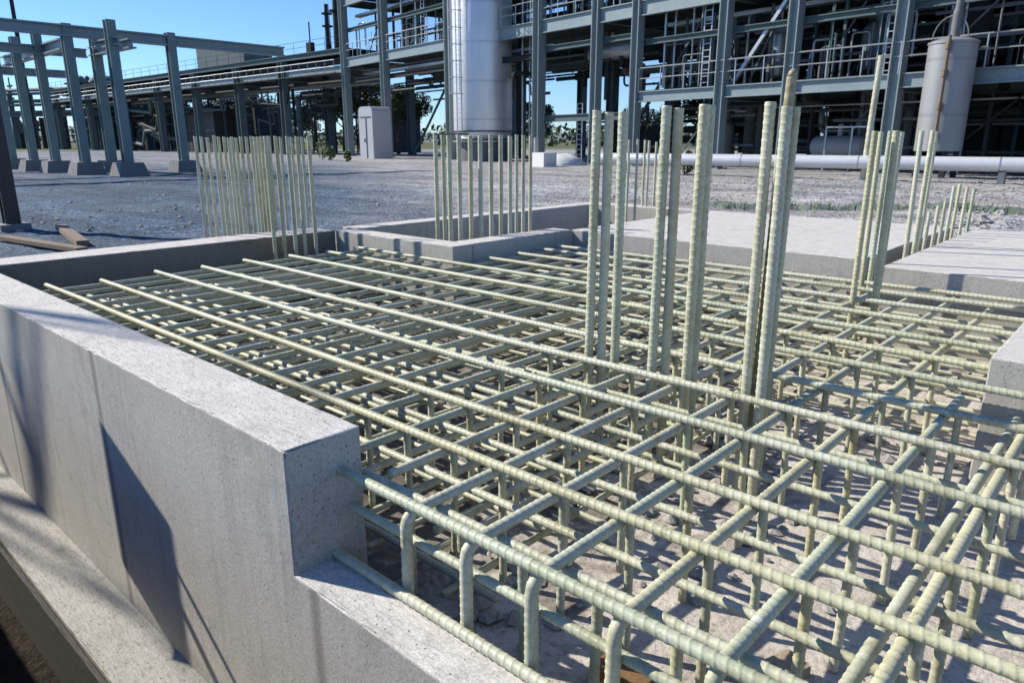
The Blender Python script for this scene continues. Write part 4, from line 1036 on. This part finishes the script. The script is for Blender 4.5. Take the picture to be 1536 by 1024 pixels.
# ------------------------------------------------------------------ trees and plants
def foliage(mb, c, rx, rz, n, size, rnd):
    for _ in range(n):
        while True:
            d = Vector((rnd.uniform(-1, 1), rnd.uniform(-1, 1), rnd.uniform(-1, 1)))
            if .2 < d.length < 1: break
        p = c + Vector((d.x * rx, d.y * rx, d.z * rz)); s = size * rnd.uniform(.5, 1.2)
        a = Vector((rnd.gauss(0, 1), rnd.gauss(0, 1), rnd.gauss(0, 1))).normalized(); b = a.orthogonal().normalized()
        c2 = a.cross(b); b = (b * math.cos(rnd.random() * 3) + c2 * math.sin(rnd.random() * 3)).normalized(); c2 = a.cross(b)
        i = len(mb.v); mb.v += [p - b * s, p - c2 * s * .45, p + b * s, p + c2 * s * .45]; mb.f.append((i, i + 1, i + 2, i + 3))
def tree(p, h, cr, label, seed, group='trees behind the plant', leaf='leaf', dens=1.0):
    rnd = random.Random(seed); root = empty('tree', p, label, 'tree', group)
    tr = MB(); tr.tube([p, p + Vector((.1, .05, h * .3)), p + Vector((-.05, .1, h * .62)), p + Vector((.1, 0, h * .85))], [.035 * h, .026 * h, .016 * h, .006 * h], 8)
    cr_mb = MB()
    for k in range(9):
        a = rnd.uniform(0, 6.28); z = h * rnd.uniform(.35, .75); L = cr * rnd.uniform(.55, 1.0)
        q = p + Vector((math.cos(a) * L, math.sin(a) * L, z + L * .45))
        tr.tube([p + Vector((0, 0, z)), p + Vector((math.cos(a) * L * .5, math.sin(a) * L * .5, z + L * .3)), q], [.012 * h, .008 * h, .003 * h], 5)
        foliage(cr_mb, q, cr * rnd.uniform(.3, .5), cr * rnd.uniform(.22, .38), int(90 * dens), .03 * h, rnd)
    foliage(cr_mb, p + Vector((0, 0, h * .82)), cr * .6, h * .2, int(160 * dens), .03 * h, rnd)
    tr.build('trunk', 'bark', root, True); cr_mb.build('crown', leaf, root)
TL = [(rp(9, 9, GZ), 8.0, 4.0, 'dark tree behind the rack, nearest the process structure'), (rp(5, 10, GZ), 6.5, 3.0, 'smaller dark tree half hidden by the end column of the rack'), (rp(30, 16, GZ), 6, 3, 'dark tree behind the brown plant room'),
      (fp(-19, 17, GZ), 5.0, 2.2, 'thin tree behind the white cabin'), (fp(-9, 22, GZ), 4.2, 2.4, 'low tree behind the opening beside the silver vessel'), (fp(2.8, 17, GZ), 6.5, 3.0, 'dark tree behind the silver vessel flank'),
      (fp(14.5, 19, GZ), 8.5, 4.2, 'large dark tree behind the middle columns'), (fp(19.5, 22, GZ), 8, 4, 'large dark tree behind the pale handrail'), (fp(26, 26, GZ), 5, 3.0, 'green tree behind the weathered tank'), (fp(9, 24, GZ), 7, 3.5, 'dark tree behind the short low beam')]
for k, (s_, n_, h_, c_) in enumerate(((22, 15, 6.5, 3.4), (44, 12, 7.5, 4.2), (52, 18, 8, 4.5), (62, 12, 7, 4), (72, 16, 8, 4.5), (84, 14, 8, 5), (96, 18, 9, 5))):
    TL.append((rp(s_, n_, GZ), h_, c_, f'dark tree behind the long rack, {nth(k + 3)} from the process structure'))
for k, (px, h_, c_) in enumerate(((845, 6, 3), (1000, 8, 4), (1130, 8, 4.5), (1245, 9, 4.5), (1290, 9, 4.5), (1500, 5, 3))):
    TL.append((fac(px) + NN * (16 + 2 * (k % 3)), h_, c_, f'dark leafy tree close behind the process structure, {nth(k + 1)} along from the silver vessel'))
for k, (p, h, c, lab) in enumerate(TL): tree(p, h, c, lab, 40 + k, dens=4.5)
for k, (px, row, h) in enumerate(((484, 240, 1.5), (497, 241, .9), (522, 243, .7), (1030, 262, .9))):
    p = at(px, row, GZ); mb = MB(); rnd = random.Random(k)
    foliage(mb, p + Vector((0, 0, h * .55)), h * .35, h * .5, 170, .13, rnd)
    root = empty('shrub', p, ('yellow-green shrub at the foot of the rack end', 'low green shrub next to the yellow-green one', 'low dusty shrub at the foot of the end column', 'small weedy shrub at the gravel edge by the pipeline')[k], 'shrub')
    mb.build('foliage', 'leaf2', root); MB().tube([p, p + Vector((.03, 0, h * .6))], .03, 5).build('stem', 'bark', root)
# far wood: one mass on the horizon
fw = MB(); rnd = random.Random(77)
for k in range(340):
    a = R(rnd.uniform(62, 185)); d = rnd.uniform(190, 300)
    p = Vector((math.cos(a) * d, math.sin(a) * d, GZ)); h = rnd.uniform(2.5, 7.5) * d / 230
    foliage(fw, p + Vector((0, 0, h * .45)), h * .9, h * .55, 46, h * .17, rnd)
o = fw.build('woodland', 'leaf'); o['kind'] = 'stuff'; tag(o, 'low dark woodland along the horizon behind the plant', 'woodland')
# hills
hb = MB(); n = 160
for i in range(n + 1):
    a = R(40 + 160 * i / n); h = 16 + 12 * noise.noise(Vector((i * .08, 3, 0))) + 5 * noise.noise(Vector((i * .3, 1, 0)))
    for d, z in ((1200, -5), (1500, max(3, h)), (1800, -5)): hb.v.append(Vector((math.cos(a) * d, math.sin(a) * d, z)))
for i in range(n):
    for j in range(2): hb.f.append((i * 3 + j, i * 3 + j + 1, i * 3 + j + 4, i * 3 + j + 3))
o = hb.build('hills', plain('hill_scrub', (.16, .19, .17), .95, 0, .2, .02)); o.data.shade_smooth(); o['kind'] = 'structure'
# pale shed seen through the structure at the right, and one at the far left opening
for k, (p, w, dd, h, lab) in enumerate(((fp(30.5, 40, GZ), 9, 8, 4.2, 'pale sheet shed far behind the weathered tank'), (fp(-12, 60, GZ), 12, 8, 3.2, 'low pale shed far behind the opening beside the silver vessel'), (fp(11.8, 50, GZ), 5, 6, 6.0, 'pale block building far behind the middle columns'))):
    root = empty('storage_shed', p, lab, 'shed')
    MB().bar(p - UX * w / 2 + Vector((0, 0, h / 2)), p + UX * w / 2 + Vector((0, 0, h / 2)), dd, h).build('wall', 'white', root)
    mb = MB(); e0, e1 = p - UX * (w / 2 + .3), p + UX * (w / 2 + .3); a_ = NN * (dd / 2 + .3)
    i = len(mb.v); mb.v += [e0 - a_ + Vector((0, 0, h + .003)), e1 - a_ + Vector((0, 0, h + .003)), e1 + a_ + Vector((0, 0, h + .003)), e0 + a_ + Vector((0, 0, h + .003)), e0 + Vector((0, 0, h + 1)), e1 + Vector((0, 0, h + 1))]
    mb.f += [(0, 1, 5, 4), (2, 3, 4, 5), (0, 4, 3), (1, 2, 5), (3, 2, 1, 0)]; mb.build('roof', 'cladding', root)
    MB().bar(p - NN * (dd / 2 + .02) - UX * 1 + Vector((0, 0, 1.2)), p - NN * (dd / 2 + .02) + UX * 1 + Vector((0, 0, 1.2)), .06, 2.4).build('door', 'pipe_grey', root)
# strip of geotextile and weeds along the gravel bank, rubble heap at the right
gs = MB(); rnd = random.Random(9)
a_, b_ = at(1045, 301, GZ + .1), at(1560, 333, GZ + .05)
N = 150
for i in range(N + 1):
    q = a_ + (b_ - a_) * (i / N); w = .16 + .08 * noise.noise(Vector((i * .2, 0, 0))); zz = ground_z(q.x, q.y)
    side = Vector((.06, .99, 0)); wob = .12 * noise.noise(Vector((i * .07, 4, 0)))
    for t, hz in ((-1, -.03), (-.5, .07), (0, .10 + .06 * noise.noise(Vector((i * .4, 2, 0)))), (.5, .08), (1, -.03)):
        p = q + side * (w * t + wob); gs.v.append(Vector((p.x, p.y, zz + hz + .02 * noise.noise(Vector((i * .6, t * 3, 1))))))
for i in range(N):
    for j in range(4): gs.f.append((i * 5 + j, i * 5 + j + 1, (i + 1) * 5 + j + 1, (i + 1) * 5 + j))
o = gs.build('geotextile_strip', 'cloth', None, True); tag(o, 'crumpled green geotextile roll edge running along the gravel bank behind the slabs', 'geotextile')
wd = MB()
for i in range(420):
    t = rnd.random(); q = a_ + (b_ - a_) * t + Vector((rnd.gauss(0, .1), rnd.gauss(0, .25), 0)); z = ground_z(q.x, q.y)
    h = rnd.uniform(.06, .22); a = rnd.uniform(0, 6.28); dx, dy = .012 * math.cos(a), .012 * math.sin(a)
    k = len(wd.v); wd.v += [Vector((q.x - dx, q.y - dy, z)), Vector((q.x + dx, q.y + dy, z)), Vector((q.x + rnd.gauss(0, .06), q.y + rnd.gauss(0, .06), z + h))]; wd.f.append((k, k + 1, k + 2))
o = wd.build('weeds', 'leaf2'); o['kind'] = 'stuff'; tag(o, 'thin weeds growing along the gravel bank', 'weeds')
rc = MB()
for i in range(120):
    q = at(rnd.gauss(1475, 28), rnd.gauss(338, 6), GZ); pebble(rc, (q.x, q.y, GZ + .06 + .1 * rnd.random()), rnd.choice((.04, .06, .1, .14)), rnd)
for i in range(700):
    q = at(rnd.uniform(905, 1536), rnd.uniform(262, 300), GZ); pebble(rc, (q.x, q.y, ground_z(q.x, q.y) + .01), rnd.choice((.02, .03, .04, .055)), rnd)
for i in range(160):
    q = at(rnd.uniform(0, 640), rnd.uniform(262, 352), GZ); pebble(rc, (q.x, q.y, ground_z(q.x, q.y) + .01), rnd.choice((.02, .03, .05)), rnd)
o = rc.build('rubble', 'stone'); o['kind'] = 'stuff'; tag(o, 'loose stones and clods strewn over the gravel yard', 'rubble')

# ------------------------------------------------------------------ unseen objects added to cast the shadows on the wall
# board on an arm, slim pole and bare tree, each shaped for its shadow
bd_ = empty('shadow_board', (-5.55, .45, -1.95), 'unseen plywood board on an arm, added to cast a shadow on the long wall', 'board')
e = Vector((math.cos(R(-25)), math.sin(R(-25)), 0)); p0 = Vector((-5.55, .45, 0))
MB().bar(p0 + Vector((0, 0, .5)), p0 + e * .38 + Vector((0, 0, .5)), .02, .82).build('panel', 'wood_pale', bd_)
MB().bar((-5.5, -.6, GZ - .1), (-5.5, -.6, 1.0), .07, .07).build('post', 'timber', bd_)
MB().bar((-5.5, -.6, .62), p0 + e * .19 + Vector((0, -.02, .62)), .03, .05).build('arm', 'timber', bd_)
tag(MB().tube([(-5.86, .2, 1.16), (-4.8, .2, .42), (-1.72, .16, -1.94)], .018, 8).build('shadow_pole', 'timber'), 'unseen slim pole beside the plywood board, added to cast a line of shadow', 'pole')
p = Vector((-14.6, -2.6, GZ)); sap = empty('shadow_tree', p, 'unseen leafless tree with long thin limbs, added to cast branch shadows on the wall', 'tree')
mb = MB(); rnd = random.Random(14); br_ = MB()
mb.tube([p, p + Vector((.2, 0, 2.5)), p + Vector((.1, .1, 5.2)), p + Vector((.5, .0, 9.0))], [.11, .09, .06, .02], 8)
for z, dx, L, up in ((3.6, 1.0, 2.2, 1.6), (4.4, 1.0, 2.8, 1.3), (5.0, -1, 2.0, 1.8), (5.6, 1.0, 2.4, 2.2), (6.3, -1, 1.6, 1.4), (4.0, .6, 3.2, .6), (6.8, 1, 1.7, 1.3), (5.3, .9, 3.4, .3)):
    dv = Vector((dx * L, rnd.uniform(-.5, .5), up)); s0 = p + Vector((.15, .05, z))
    br_.tube([s0, s0 + dv * .35 + Vector((0, 0, .25)), s0 + dv * .7 + Vector((0, 0, .2)), s0 + dv], [.04, .03, .022, .01], 6)
mb.build('trunk', 'bark', sap, True); br_.build('crown', 'bark', sap, True)

# ------------------------------------------------------------------ light
SUN_TRAVEL = Vector((.926 * math.cos(R(36)), .378 * math.cos(R(36)), -math.sin(R(36))))
sd = bpy.data.lights.new('sun', 'SUN'); sd.energy = 5.0; sd.angle = R(.55); sd.color = (1, .935, .825)
so = bpy.data.objects.new('sun', sd); col.objects.link(so); so.location = (-30, -12, 40)
so.rotation_euler = SUN_TRAVEL.to_track_quat('-Z', 'Y').to_euler()
w = bpy.data.worlds.new('World'); sc.world = w; w.use_nodes = True
nt = w.node_tree; bg = nt.nodes['Background']
sky = nt.nodes.new('ShaderNodeTexSky'); sky.sky_type = 'NISHITA'; sky.sun_disc = False
sky.sun_elevation = R(36); sky.sun_rotation = math.atan2(-SUN_TRAVEL.x, -SUN_TRAVEL.y)
sky.air_density = 1.0; sky.dust_density = 0.0; sky.ozone_density = 2.6; sky.altitude = 300
tint = nt.nodes.new('ShaderNodeMix'); tint.data_type = 'RGBA'; tint.blend_type = 'MULTIPLY'; tint.inputs[0].default_value = 1
tint.inputs[7].default_value = (.45, .62, .90, 1)
nt.links.new(sky.outputs['Color'], tint.inputs[6]); nt.links.new(tint.outputs[2], bg.inputs['Color']); bg.inputs['Strength'].default_value = .132
sc.view_settings.view_transform = 'Standard'; sc.view_settings.look = 'None'
sc.view_settings.exposure = .48; sc.view_settings.gamma = 1
sc.view_settings.use_curve_mapping = False
